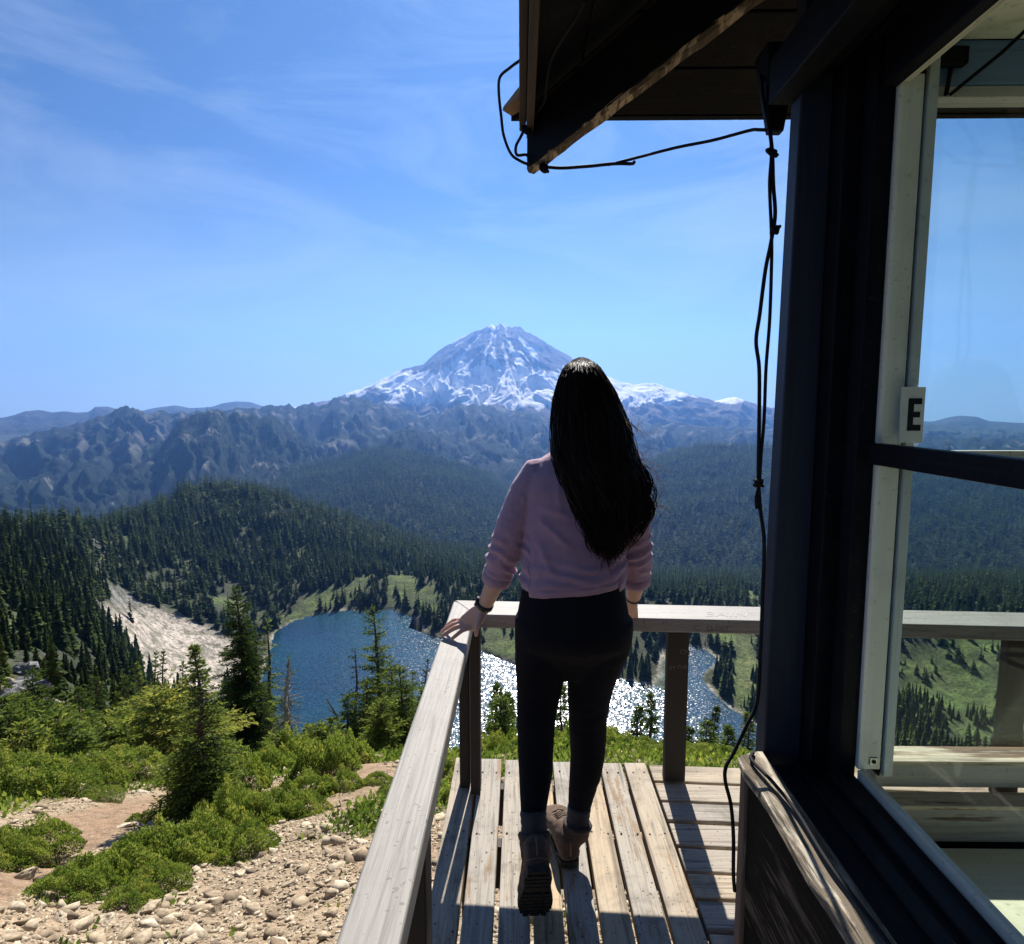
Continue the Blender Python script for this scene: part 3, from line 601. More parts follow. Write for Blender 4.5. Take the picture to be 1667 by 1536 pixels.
W_CREAM_X = wood('cream_paint_boards', 0, (.66, .65, .50), (.70, .69, .55), (.5, .45, .33), .74, .15, .4, .0008, .3, .06)
W_CREAM_Y = wood('cream_paint_trim', 1, (.62, .58, .46), (.66, .62, .5), (.32, .25, .17), .62, .3, .5, .001, .3, .06)
W_SILL = wood('grey_sill_paint', 0, (.42, .42, .40), (.48, .48, .45), (.14, .10, .07), .60, .35, .6, .003, .3, .1)
W_SILLTOP = wood('peeling_sill_top', 0, (.60, .52, .40), (.66, .58, .44), (.20, .12, .07), .52, .7, .7, .004, .3, .1)
SH = -.055
dk = empty('deck', (0, 2.2, 0), 'weathered plank walkway around the lookout that the woman stands on', 'deck')
b = MB()
gaps = [-.277, -.172, -.069, .034, .135, .234, .335, .436, .537]
for x0, x1 in zip(gaps, gaps[1:]):
    dy = random.uniform(-.008, .008); ye = 2.535+SH*(x0+x1)/2+dy; ga = .0045+random.random()*.002; tw = random.uniform(-.003, .003)
    n = 8; z = random.uniform(-.002, .002)
    b.hexa([(x0+ga, -2.6, -.04), (x1-ga, -2.6, -.04), (x1-ga+tw, ye, -.04), (x0+ga+tw, ye, -.04), (x0+ga, -2.6, z), (x1-ga, -2.6, z), (x1-ga+tw, ye, z), (x0+ga+tw, ye, z)])
b.build('long_planks', W_DECK_Y, dk, bevel=.004)
b = MB(); y = 2.535
for k, yb in enumerate([2.367+.041, 2.246+.039, 2.132+.037, 2.005+.035, 1.885+.033, 1.776+.031, 1.658+.03, 1.54, 1.43, 1.32]):
    ga = .006+random.random()*.003; xe = 4.6 if yb > 1.5 else .64; z = random.uniform(-.003, .001)
    b.hexa([(.541, yb+ga+SH*.541, -.04), (xe, yb+ga+SH*xe, -.04), (xe, y-ga+SH*xe, -.04), (.541, y-ga+SH*.541, -.04), (.541, yb+ga+SH*.541, z), (xe, yb+ga+SH*xe, z), (xe, y-ga+SH*xe, z), (.541, y-ga+SH*.541, z)])
    y = yb
b.build('cross_planks', W_DECK_X, dk, bevel=.004)
b = MB()
for yy_ in (-2.4, -1.0, .4, 1.35, 2.05): b.box(-.26, .56, yy_, yy_+.045, -.2, -.042)
b.box(-.26, -.22, -2.5, 2.5, -.2, -.0425); b.box(-.26, 4.6, 2.38, 2.42, -.2, -.0424, shear=SH); b.box(.5, .545, 1.2, 2.35, -.2, -.0426)
for x_ in (1.2, 1.9, 2.6, 3.3): b.box(x_, x_+.045, 1.7, 2.3, -.2, -.0425)
b.build('joists', W_POST, dk)
b = MB()
for x_, y_ in ((-.24, 2.40), (-.24, .3), (-.24, -1.6), (1.6, 2.3), (3.4, 2.2)): b.box(x_, x_+.1, y_, y_+.1, -2.9, -.2)
for p_ in b.v: pass
b.build('support_posts', W_POST, dk)
# nail heads
b = MB()
for x0, x1 in zip(gaps, gaps[1:]):
    for yy_ in (.42, 1.37, 2.07, 2.44):
        for q_ in (.25, .75):
            c_ = (x0+(x1-x0)*q_+random.uniform(-.006, .006), yy_+random.uniform(-.01, .01))
            b.loft([[(c_[0]+.0035*math.cos(k*1.047), c_[1]+.0035*math.sin(k*1.047), zz_) for k in range(6)] for zz_ in (-.003, .0032)])
b.build('nail_heads', plain('rusty_nail', (.10, .055, .035), .6, .3, 60), dk)

rl = empty('railing', (-.22, 2.4, .7), 'grey painted timber railing round the edge of the deck, the hand rests on it', 'railing')
b = MB()
b.hexa([(-.280, -2.4, .645), (-.180, -2.4, .645), (-.178, 2.43, .645), (-.274, 2.51, .645), (-.280, -2.4, .70), (-.180, -2.4, .70), (-.178, 2.43, .70), (-.274, 2.51, .70)], .4)
b.build('top_rail', W_RAIL_Y, rl, bevel=.006, seg=3)
b = MB()
b.hexa([(-.174, 2.337, .648), (4.6, 2.337+SH*4.77, .648), (4.6, 2.505+SH*4.87, .648), (-.272, 2.5165, .648), (-.174, 2.337, .702), (4.6, 2.337+SH*4.77, .702), (4.6, 2.505+SH*4.87, .702), (-.272, 2.5165, .702)], .45)
b.build('top_rail', W_RAIL_X, rl, bevel=.006, seg=3)
for (x0, x1, y0, y1) in ((-.236, -.196, 2.32, 2.41), (-.190, -.152, 2.28, 2.36), (-.258, -.206, 1.27, 1.36), (-.258, -.206, -.2, -.1), (.578, .662, 2.372, 2.41), (1.83, 1.915, 2.29, 2.33), (3.2, 3.285, 2.21, 2.25)):
    b = MB(); b.box(x0, x1, y0, y1, .002 if x0 > -.2 or y0 > 2 else -.18, .6445 if x0 < .3 and y0 < 2.3 else .6475); b.build('post', W_POST, rl, bevel=.004)
# pale scratches and carved letters on the far rail and its post
def carve(txt, loc, rot, size, mat, parent, name='carved_letters', shear=0):
    cu = bpy.data.curves.new(name, 'FONT'); cu.body = txt; cu.size = size; cu.extrude = .0004; cu.shear = shear; cu.resolution_u = 3
    o = bpy.data.objects.new(name, cu); COL.objects.link(o); o.location = loc; o.rotation_euler = rot
    dg = bpy.context.evaluated_depsgraph_get(); dg.update(); me = bpy.data.meshes.new_from_object(o.evaluated_get(dg)); me.transform(o.matrix_world)
    bpy.data.objects.remove(o); bpy.data.curves.remove(cu)
    return link(name, me, parent, mat)
M_SCR = plain('bare_scratch', (.15, .125, .10), .8, .4, 300); M_WHT = plain('pale_scratch', (.315, .30, .275), .7, .3, 200)
ar = math.atan(SH)
carve('C   D DET', (.655, 2.337-.0005+SH*.83, .658), (R(90), 0, ar), .03, M_SCR, rl)
carve('BAIN', (.70, 2.375+SH*.88, .7024), (0, 0, ar), .075, M_WHT, rl, shear=.3)
carve('IM THE', (.587, 2.3716, .47), (R(90), R(-3), 0), .022, M_SCR, rl, 'carved_letters')
carve('CM', (.625, 2.3716, .535), (R(90), R(4), 0), .026, M_SCR, rl, 'carved_letters')

# ================================================================ CABIN
cb = empty('lookout_cabin', (2.2, .2, 0), 'dark painted timber lookout cabin with big windows and overhanging eaves on the right', 'cabin')
wl = MB()      # low wall under the windows: weathered boards, worn top ledge, corner board
for k, (z0, z1) in enumerate(((.02, .285), (.288, .59))):
    wl.box(.566-.003*k, .62, -2.5, 1.462, z0, z1)
wlo = wl.build('wall', wood('worn_dark_siding', 1, (.012, .0105, .009), (.024, .02, .016), (.16, .125, .09), .55, 1.0, .9, .016, .2, spec=.06), cb, bevel=.004)
b = MB(); n_ = 60; rings = []
for i in range(n_+1):
    y_ = 1.505-i*(1.505+2.5)/n_; j = lambda: random.uniform(-.0035, .0035)
    xo = .545+j(); rings.append([(.612, y_, .592), (xo+.012, y_, .590), (xo, y_, .603+j()), (xo+.004+j(), y_, .618+j()), (xo+.018, y_, .627+j()), (.600, y_, .634), (.612, y_, .634)])
b.loft(rings); b.build('ledge', W_WORN, wlo, smooth=False, bevel=.002)
b = MB(); b.box(.556, .60, 1.465, 1.50, .0, .5885); b.build('corner_board', wood('reddish_board', 2, (.20, .13, .10), (.22, .15, .12), (.34, .28, .22), .6, .7, .8, .004), wlo, bevel=.003)
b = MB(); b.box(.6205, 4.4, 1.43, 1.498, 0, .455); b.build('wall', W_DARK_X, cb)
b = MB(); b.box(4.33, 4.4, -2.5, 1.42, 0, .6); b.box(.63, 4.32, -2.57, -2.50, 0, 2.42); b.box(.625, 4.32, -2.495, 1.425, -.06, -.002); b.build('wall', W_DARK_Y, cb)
# posts
W_POST_SKYLIT = wood('skylit_blue_grey_post', 2, (.026, .033, .058), (.036, .044, .072), (.16, .14, .12), .72, .4, .6, .002, .8, .2)  # dark post paint lifted to blue-grey: skylight on its face put into the colour
b = MB(); b.hexa([(.607, 1.505, 0), (.706, 1.505, 0), (.706, 1.56, 0), (.607, 1.56, 0), (.636, 1.505, 2.44), (.706, 1.505, 2.44), (.706, 1.56, 2.44), (.636, 1.56, 2.44)]); b.build('corner_post', W_POST_SKYLIT, cb, bevel=.004)
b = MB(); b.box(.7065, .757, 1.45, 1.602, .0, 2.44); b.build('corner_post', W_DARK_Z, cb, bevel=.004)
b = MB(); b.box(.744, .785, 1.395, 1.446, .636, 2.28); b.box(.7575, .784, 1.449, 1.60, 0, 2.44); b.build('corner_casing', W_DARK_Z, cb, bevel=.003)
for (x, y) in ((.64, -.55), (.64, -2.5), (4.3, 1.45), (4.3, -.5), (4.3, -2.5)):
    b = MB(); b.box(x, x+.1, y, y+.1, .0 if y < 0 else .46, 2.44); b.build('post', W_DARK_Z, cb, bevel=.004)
# west window (the near one)
wn = MB(); wn.box(.754, .785, -.45, 1.392, 2.16, 2.30); wn.box(.785, .815, -.45, 1.384, 2.185, 2.282)
wf = wn.build('window_frame', W_DARK_Y, cb, bevel=.003)
b = MB(); b.box(.785, .836, 1.385, 1.42, .66, 2.183); b.build('jamb', W_CREAM_Z, wf, bevel=.0015)
b = MB(); b.box(.8365, .8415, 1.393, 1.42, .64, 2.28); b.build('jamb_shadow_strip', W_DARK_Z, wf)
b = MB(); b.box(.842, .863, 1.38, 1.44, .645, 2.28); b.build('stile', wood('blue_grey_paint', 2, (.58, .64, .65), (.64, .70, .71), (.3, .3, .27), .7, .2, .4, .0008, .2, .1), wf, bevel=.002)
b = MB(); b.hexa([(.613, -2.5, .60), (.782, -2.5, .60), (.782, 1.447, .60), (.613, 1.447, .60), (.613, -2.5, .632), (.782, -2.5, .642), (.782, 1.447, .642), (.613, 1.447, .632)])
b.box(.665, .70, -2.5, 1.4465, .638, .6435); b.box(.72, .754, -2.5, 1.4, .640, .650)
b.build('outer_sill', W_DARK_Y, wf, bevel=.003)
b = MB(); b.box(.7835, .804, -.45, 1.384, .62, .660); b.build('glass_stop', W_CREAM_Y, wf, bevel=.002)
b = MB(); b.box(.7855, .804, -.45, 1.3835, 2.165, 2.184); b.build('glass_stop', W_CREAM_Y, wf, bevel=.002)
b = MB(); b.box(.767, .80, -.45, 1.3945, 1.372, 1.418); b.build('muntin', W_DARK_Y, wf, bevel=.004)
def mat_glass():
    t = NT('window_glass'); tr = t.n('ShaderNodeBsdfTransparent'); tr.inputs['Color'].default_value = (.93, .96, .94, 1)
    gl = t.n('ShaderNodeBsdfGlossy'); gl.inputs['Roughness'].default_value = .015; fr = t.n('ShaderNodeFresnel'); fr.inputs['IOR'].default_value = 1.45
    nz = t.noise(t.pos(), 5.0, 2, .5); t.l(t.bump(nz, .08, .01), gl.inputs['Normal'])
    mx = t.n('ShaderNodeMixShader'); t.l(t.math('MULTIPLY', fr.outputs[0], .07), mx.inputs[0]); t.l(tr.outputs[0], mx.inputs[1]); t.l(gl.outputs[0], mx.inputs[2]); return t.done(mx)
M_GLASS = mat_glass()
for z0, z1 in ((.6605, 1.3715), (1.4185, 2.1645)):
    b = MB(); b.box(.7925, .7955, -.45, 1.383, z0, z1); b.build('glass_pane', M_GLASS, wf)
# south window: sills, frame, panes
sw = MB(); sw.box(.866, 4.3, 1.45, 1.52, .575, .638); s_o = sw.build('window_frame', W_SILL, cb, bevel=.003)
b = MB(); b.box(.866, 4.3, 1.44, 1.51, .6385, .648); b.build('sill_top', W_SILLTOP, s_o, bevel=.002)
b = MB(); b.box(.842, 4.3, 1.40, 1.448, .470, .555); b.build('inner_sill', W_SILL, s_o, bevel=.003)
b = MB(); b.box(.8421, 4.3, 1.392, 1.449, .5555, .566); b.build('inner_sill_top', W_SILLTOP, s_o, bevel=.002)
b = MB(); b.box(.866, 4.3, 1.46, 1.51, 2.17, 2.195); b.build('head', W_SILL, s_o, bevel=.002)
b = MB(); b.box(.866, 4.3, 1.455, 1.505, 2.196, 2.284); b.build('head_board', wood('blue_board', 0, (.16, .27, .46), (.20, .32, .52), (.3, .28, .24), .72, .3, .5, .001, .2, .1), s_o)
b = MB(); b.box(.885, .955, 1.43, 1.454, 2.225, 2.262); b.beam((.893, 1.443, 2.225), (.893, 1.443, 2.175), .008, .008, (0, 1, 0)); b.beam((.925, 1.443, 2.225), (.918, 1.443, 2.165), .009, .009, (0, 1, 0)); b.build('latch_block', W_DARK_X, s_o, bevel=.004)
b = MB(); b.tube([(.93, 1.45, 2.17), (1.0, 1.40, 2.23), (1.05, 1.36, 2.284)], .004); b.build('stay_rod', W_DARK_X, s_o)
for xm in (2.05, 3.2):
    b = MB(); b.box(xm, xm+.05, 1.46, 1.51, .6485, 2.1695); b.build('mullion', W_DARK_Z, s_o, bevel=.003)
b = MB(); b.box(.866, 4.3, 1.474, 1.500, 1.375, 1.395); b.build('muntin', W_SILL, s_o, bevel=.002)
for x0, x1 in ((.867, 2.05), (2.10, 3.2), (3.25, 4.3)):
    for z0, z1 in ((.6485, 1.3745), (1.3955, 2.1695)):
        b = MB(); b.box(x0, x1, 1.486, 1.489, z0, z1); b.build('glass_pane', M_GLASS, s_o)
b = MB(); b.box(.816, 4.33, -2.5, 1.452, 2.285, 2.31); 
for k in range(1, 22): pass
b.build('ceiling', W_CREAM_X, cb)
b = MB(); b.box(4.325, 4.3295, -2.4, 1.4, .0, .6); b.build('inner_lining', W_CREAM_Y, cb)
# screw plate on the jamb foot
b = MB(); b.box(.810, .828, 1.3815, 1.3845, .672, .690); pl = b.build('screw_plate', plain('plate_metal', (.5, .5, .46), .4, .2, 80, .001, .5, Metallic=.6), wf, bevel=.001)
b = MB(); b.loft([[(.819+.005*math.cos(k*.785), yq, .681+.005*math.sin(k*.785)) for k in range(8)] for yq in (1.3812, 1.3798)]); b.build('screw_head', W_DARK_Z, pl)
# ---- roof: fascia, boarded eaves, hip rafter
rf = empty('roof_eaves', (0, 0, 0)); rf.parent = cb; rf.matrix_parent_inverse = Matrix.Translation(cb.location).inverted()
EZ, SL = 2.405, .40
def west(x, y, dz=0): return (x, y, EZ+SL*x+dz)
def south(x, y, dz=0): return (x, y, EZ+SL*(2.07-y)+dz)
b = MB(); bw = .155; k = 0
while k*bw < 1.5:                      # south slope boards run along X, west end cut along the hip
    y0, y1 = 2.075-k*bw-.003, 2.075-(k+1)*bw+.003; xa, xb = .0+(2.07-y0), .0+(2.07-y1)
    b.hexa([(xa, *south(0, y0)[1:]), (5.2, *south(0, y0)[1:]), (5.2, *south(0, y1)[1:]), (xb, *south(0, y1)[1:]), (xa, *south(0, y0, .02)[1:]), (5.2, *south(0, y0, .02)[1:]), (5.2, *south(0, y1, .02)[1:]), (xb, *south(0, y1, .02)[1:])]); k += 1
b.build('soffit_boards', W_DARK_X, rf, bevel=.003)
b = MB(); k = 0
while k*bw < 1.5:
    x0, x1 = .02+k*bw+.003, .02+(k+1)*bw-.003
    b.hexa([west(x0, -3), west(x1, -3), west(x1, 2.07-x1), west(x0, 2.07-x0), west(x0, -3, .02), west(x1, -3, .02), west(x1, 2.07-x1, .02), west(x0, 2.07-x0, .02)]); k += 1
b.build('soffit_boards', W_DARK_Y, rf, bevel=.003)
b = MB(); b.box(.018, .040, -3, 2.06, 2.33, 2.425); b.box(-.004, .0165, -3, 2.068, 2.355, 2.452); b.build('fascia', wood('fascia_brown', 1, (.05, .036, .03), (.07, .05, .04), (.3, .22, .15), .64, .6, .8, .004, .4), rf, bevel=.003)
b = MB(); b.hexa([(-.055, 2.055, 2.412), (-.005, 1.99, 2.425), (.0, 2.085, 2.42), (-.03, 2.09, 2.412), (-.055, 2.055, 2.422), (-.005, 1.99, 2.452), (.0, 2.085, 2.44), (-.03, 2.09, 2.424)])
b.build('shingle_edge', wood('shingle_brown', 0, (.30, .21, .14), (.36, .26, .18), (.42, .33, .24), .6, .5, .85, .004), rf)
b = MB(); b.hexa([(-.002, 2.076, 2.402), (5.2, 2.076, 2.402), (5.2, 2.10, 2.400), (-.03, 2.10, 2.400), (-.002, 2.076, 2.43), (5.2, 2.076, 2.43), (5.2, 2.10, 2.424), (-.03, 2.10, 2.424)])
b.build('eave_edge', W_DARK_X, rf)
# roof top surfaces
b = MB(); ap = (2.5, -.4, EZ+SL*2.5+.03); A_, B_, C_, D_ = (0, 2.09, 2.44), (5.1, 2.09, 2.44), (5.1, -3.1, 2.44), (0, -3.1, 2.44)
b.add([A_, B_, C_, D_, ap], [(1, 0, 4), (2, 1, 4), (3, 2, 4), (0, 3, 4)]); b.build('shingles', plain('shingle_top', (.16, .12, .09), .9, .4, 30, .01), rf)
h0, h1 = Vector((.034, 2.034, 2.222)), Vector((1.6, .468, 2.222+.385*1.566))
sd_ = Vector((.707, .707, 0))*.022; up_ = Vector((0, 0, .165))
hb = MB(); hb.hexa([h0-sd_+Vector((0, 0, .004)), h0+sd_+Vector((0, 0, .004)), h1+sd_+Vector((0, 0, .004)), h1-sd_+Vector((0, 0, .004)), h0-sd_+up_, h0+sd_+up_, h1+sd_+up_, h1-sd_+up_]); ho_ = hb.build('hip_rafter', W_DARK_Y, rf, bevel=.003)
b = MB(); rings = []
for i in range(71):
    p_ = h0.lerp(h1, i/70); j = lambda: random.uniform(-.003, .003); e = Vector((.707, .707, 0)); w_ = .0215
    rings.append([p_-e*(w_+j()*.5)+Vector((0, 0, .007+j())), p_-e*(w_*.6)+Vector((0, 0, -.003+j())), p_+e*(w_*.5)+Vector((0, 0, -.004+j())), p_+e*(w_+j()*.5)+Vector((0, 0, .007+j())), p_+e*w_*.5+Vector((0, 0, .012)), p_-e*w_*.5+Vector((0, 0, .012))])
b.loft(rings); b.build('worn_edge', W_EDGE, ho_)
# wall plate and dark upper wall under the eaves
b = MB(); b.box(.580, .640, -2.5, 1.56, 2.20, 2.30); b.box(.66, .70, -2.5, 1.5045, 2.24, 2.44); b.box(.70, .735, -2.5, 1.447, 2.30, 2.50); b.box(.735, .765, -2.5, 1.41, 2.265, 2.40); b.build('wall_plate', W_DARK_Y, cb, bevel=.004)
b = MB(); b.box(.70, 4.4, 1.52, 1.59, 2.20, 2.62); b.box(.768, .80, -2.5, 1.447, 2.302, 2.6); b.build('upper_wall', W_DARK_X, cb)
b = MB(); b.hexa([(.625, 1.66, 2.185), (.66, 1.66, 2.185), (.66, 1.69, 2.185), (.625, 1.69, 2.185), (.60, 1.63, 2.38), (.68, 1.63, 2.38), (.68, 1.72, 2.38), (.60, 1.72, 2.38)]); b.build('eave_bracket', W_DARK_Z, rf, bevel=.003)
# ---- white card with an E on the stile
ec = MB(); ec.box(.822, .872, 1.370, 1.3745, 1.42, 1.54); eo = ec.build('letter_card', plain('white_card', (.78, .78, .76), .6, .05, 30), None); tag(eo, 'white card with a bold black letter E on the window stile', 'sign')
b = MB(); [b.box(x0, x1, 1.3692, 1.3699, z0, z1) for x0, x1, z0, z1 in ((.837, .849, 1.446, 1.516), (.8492, .866, 1.503, 1.516), (.8492, .863, 1.475, 1.487), (.8492, .866, 1.446, 1.459))]; b.build('printed_letter', plain('black_ink', (.01, .01, .012), .5, .1), eo)
# ---- table inside
tb = empty('table', (1.6, .6, 0), 'cream painted plank table inside the cabin, lit by the sun', 'table')
b = MB(); k = 0; y = 1.385
for wd in (.30, .19, .17, .19, .2):
    b.box(.835, 2.6, y-wd+.002, y, .44, .466); y -= wd
b.build('table_top', W_CREAM_X, tb, bevel=.002)
for x_ in (.88, 2.5):
    for y_ in (.4, 1.25):
        b = MB(); b.box(x_, x_+.06, y_, y_+.06, -.002, .439); b.build('leg', W_CREAM_Z, tb)
# ================================================================ CABLES
M_CAB = plain('black_cable', (.014, .014, .018), .75, .2, 40, .0005, .12)
def cable(pts, rad, n=60): return spline(pts, n), rad
def P3(px, py, y): return at_y(px, py, y)
c1 = MB(); Yc = 1.49
c1.tube(spline([P3(1238, 105, 1.72), P3(1243, 160, 1.62), P3(1252, 205, 1.53), P3(1257, 245, Yc), P3(1259, 300, Yc), P3(1262, 350, Yc), P3(1255, 395, Yc), P3(1246, 440, Yc), P3(1237, 510, Yc), P3(1231, 555, Yc), P3(1236, 600, Yc), P3(1236, 680, Yc), P3(1235, 740, Yc), P3(1235, 785, Yc), P3(1238, 830, Yc), P3(1244, 880, Yc), P3(1242, 960, Yc), P3(1238, 1060, 1.5), P3(1233, 1140, 1.5), P3(1216, 1180, 1.48), P3(1196, 1222, 1.46), P3(1182, 1248, 1.44), P3(1181, 1272, 1.43), P3(1190, 1310, 1.43), P3(1194, 1360, 1.43), P3(1194, 1420, 1.44), P3(1196, 1450, 1.46)], 190), .0046, 7)
co = c1.build('cable', M_CAB, None, smooth=True); tag(co, 'black cable hanging down the cabin corner post, knotted twice', 'cable')
c2 = MB()
c2.tube(spline([P3(1249, 140, 1.66), P3(1251, 190, 1.55), P3(1256, 245, Yc), P3(1253, 300, Yc), P3(1256, 380, Yc), P3(1256, 430, Yc), P3(1253, 520, Yc), P3(1247, 600, Yc), P3(1244, 680, Yc), P3(1239, 740, Yc), P3(1236, 785, Yc), P3(1231, 810, Yc), P3(1232, 828, Yc)], 100), .004, 7)
for (kx, ky, s) in ((1257, 248, 1.0), (1235, 786, .9), (1262, 374, .8)):
    c = P3(kx, ky, Yc-.004); 
    for k in range(3):
        a = k*1.9+kx; r_ = .010*s; pts = [c+Vector((math.cos(t+a)*r_, math.sin(t*1.3)*.006, math.sin(t+a*.5)*r_*.8)) for t in np.linspace(0, 6.0, 22)]
        c2.tube(pts, .0038, 6)
c2.build('cable_strand', M_CAB, co, smooth=True)
c3 = MB(); c3.tube(spline([(.585, 1.495, .636), (.566, 1.455, .640), (.580, 1.36, .642), (.588, 1.25, .642), (.583, 1.1, .641), (.593, .9, .642), (.600, .6, .642), (.600, 0, .642)], 80), .0042, 7)
tag(c3.build('cable', M_CAB, None, smooth=True), 'dark cable lying along the worn ledge under the window', 'cable')
Ye = 2.05; c4 = MB()
c4.tube(spline([P3(846, 98, 2.03), P3(830, 110, 2.04), P3(814, 125, Ye), P3(812, 150, Ye), P3(816, 190, Ye), P3(820, 220, Ye), P3(832, 250, Ye), P3(848, 262, Ye), P3(862, 268, Ye)], 50), .0045, 7)
c4.tube(spline([P3(856, 205, 1.99), P3(848, 222, 1.99), P3(840, 238, 2.0), P3(842, 252, 2.0), P3(858, 252, 2.0), P3(862, 266, 2.0)], 36), .0045, 7)
c4.tube(spline([P3(886, 271, 2.0), P3(915, 273, 2.0), P3(960, 270, 1.98), P3(1000, 266, 1.95), P3(1028, 266, 1.93), P3(1033, 263, 1.92)], 36), .005, 7)
c4.tube(spline([P3(990, 268, 1.96), P3(1030, 258, 1.93), P3(1100, 240, 1.85), P3(1160, 228, 1.78), P3(1220, 212, 1.7), P3(1235, 211, 1.66), P3(1268, 212, 1.60)], 50), .0042, 7)
for (kx, ky) in ((857, 210), (886, 273)):
    c = P3(kx, ky, 1.985)
    for k in range(2): c4.tube([c+Vector((math.cos(t+k*2)*.012, math.sin(t*1.3+k)*.008, math.sin(t+k)*.012)) for t in np.linspace(0, 6.0, 20)], .0042, 6)
c4.tube(spline([P3(952, 0, 1.45), P3(940, 25, 1.5), P3(912, 68, 1.6), P3(896, 100, 1.7), P3(889, 140, 1.8), P3(886, 165, 1.87), P3(868, 190, 1.95), P3(857, 208, 1.98)], 50), .004, 7)
tag(c4.build('cable', M_CAB, None, smooth=True), 'black wire tied round the eave corner and strung across to the cabin', 'cable')
# ================================================================ NEAR VEGETATION AND STONES
def ground_hit(px, py):
    """first ground point under an image position"""
    d = ray(px, py); h = math.hypot(d[0], d[1]); a = math.atan2(d[0], d[1]); rs = np.exp(np.linspace(math.log(1.2), math.log(900), 1500))
    z = BAS.samp(BAS.Z, np.full(len(rs), a), rs); s = CH+rs*d[2]/h; k = np.argmax(s < z); return Vector((rs[k]*math.sin(a), rs[k]*math.cos(a), z[k])), rs[k]
def ground_r(px, r_):
    d = ray(px, 1200); a = math.atan2(d[0], d[1]); return Vector((r_*math.sin(a), r_*math.cos(a), float(BAS.samp(BAS.Z, np.array([a]), np.array([r_]))[0])))
def quads(C, D, N, L, W):
    """leaf-like quads: centre base C, direction D, side N, length L, width W"""
    L = L[:, None]; W = W[:, None]
    return np.stack((C, C+D*L*.45+N*W, C+D*L, C+D*L*.45-N*W), 1).reshape(-1, 3)
def unit(v): return v/np.maximum(np.linalg.norm(v, axis=-1, keepdims=True), 1e-9)
def fir(H, W, rng, levels=26, nb=7, bare=0.0, prof=.8, lean=(0, 0), sprig=.075, low=.04, gap=.12, dead=0.0, wind=0.0, hue=.45, up=.15, den=1.0, thick=1.0):
    """trunk mesh data + crown mesh data of a fir built branch by branch, base at the origin"""
    tr = MB(); npt = 12; pts = []; wob = rng.normal(0, .012*H, (4, 2))
    def axis(t):
        k = t*3; i = min(int(k), 2); f = k-i; o = wob[i]*(1-f)+wob[i+1]*f
        return np.array((o[0]*t*2+lean[0]*H*t, o[1]*t*2+lean[1]*H*t, H*t))
    tr.tube([axis(i/npt)-np.array((0, 0, .25 if i == 0 else 0)) for i in range(npt+1)], [max(.004, thick*.021*H*(1-i/npt)**.8+.003) for i in range(npt+1)], 7)
    C, D, N, Ls, Ws, Hu = [], [], [], [], [], []
    for k in range(levels):
        t = low+(1-low)*((k+rng.random()*.7)/levels)**.92
        if t > .985: continue
        for j in range(max(3, int(nb*(1-.35*t)))):
            if rng.random() < gap: continue
            a = rng.random()*6.283; L = W*((1-t)**prof*(.55+.65*rng.random())+.03)*(1+wind*math.cos(a))
            if t < bare: L *= .5
            el = up*(1-t)-.30*(1-t)+.55*t**3+rng.normal(0, .10); p0 = axis(t); d0 = np.array((math.cos(a)*math.cos(el), math.sin(a)*math.cos(el), math.sin(el)))
            dr = -.32*(1-t)*L; n = max(3, int(L/.045)); s = np.linspace(.0, 1, n); P = p0+np.outer(s*L, d0); P[:, 2] += dr*s*s+.10*L*s**4
            tr.tube([P[0], P[n//2], P[-1]], [.006*H**.5*(.5+L/W), .004, .0018], 4)
            if rng.random() < dead or t < bare: 
                for q in range(n//2):
                    m = rng.integers(1, n); e = P[m]+unit(rng.normal(0, 1, 3)+np.array((0, 0, -.6)))*(.08+.1*rng.random())*L*1.2; tr.tube([P[m], e], [.0045, .0018], 3)
                continue
            side = np.array((-math.sin(a), math.cos(a), 0.0)); hb = hue+rng.normal(0, .10)
            for m in range(1, n):
                tl = (.42*L*(1-.75*s[m])+.035)*(.6+.6*rng.random())
                for sg in (-1, 1, 0):
                    if rng.random() > den: continue
                    dv = unit(side*sg*(.9+.2*rng.random())+d0*(.75 if sg else 1)+np.array((0, 0, -.10+rng.normal(0, .16))))
                    q = max(1, int((tl if sg else .05)/(sprig*.62)))
                    for c in range(q):
                        C.append(P[m]+dv*c*sprig*.6+rng.normal(0, .006, 3)); D.append(unit(dv+rng.normal(0, .28, 3))); N.append(unit(np.cross(dv, rng.normal(0, 1, 3)))); Ls.append(sprig*(.8+.6*rng.random())); Ws.append(sprig*(.15+.10*rng.random()))
                        Hu.append(hb+.14*(c/q)+.20*(s[m]-.5)+rng.normal(0, .08))
    for c in range(int(26*den)):
        t = .90+.10*rng.random(); C.append(axis(t)); dv = unit(np.array((*rng.normal(0, .6, 2), .7))); D.append(dv); N.append(unit(np.cross(dv, rng.normal(0, 1, 3)))); Ls.append(sprig); Ws.append(sprig*.18); Hu.append(hue+.15)
    V = quads(np.array(C), np.array(D), np.array(N), np.array(Ls), np.array(Ws)); F = np.arange(len(V)).reshape(-1, 4)
    cm = np_mesh('crown', V, F, {'hue': np.clip(np.repeat(Hu, 4), 0, 1)}); return tr, cm
def plant_fir(px, r_, top, wpx, label, name='fir_tree', mat=None, seed=0, cat='tree', group=None, **kw):
    base = ground_r(px, r_); d = ray(px, top); H = (CH+r_*d[2]/math.hypot(d[0], d[1]))-base.z; W = wpx/2/FPX*r_*1.06
    rng = np.random.default_rng(seed+int(px*7)); e = empty(name, base, label, cat, group); tr, cm = fir(max(.5, H), W, rng, **kw)
    t = tr.build('trunk', kw.get('dead', 0) > .5 and M_DEAD or M_BARK, None); t.parent = e
    o = bpy.data.objects.new('crown', cm); COL.objects.link(o); o.parent = e; cm.materials.append(mat or M_NEEDLE_NEAR); return e
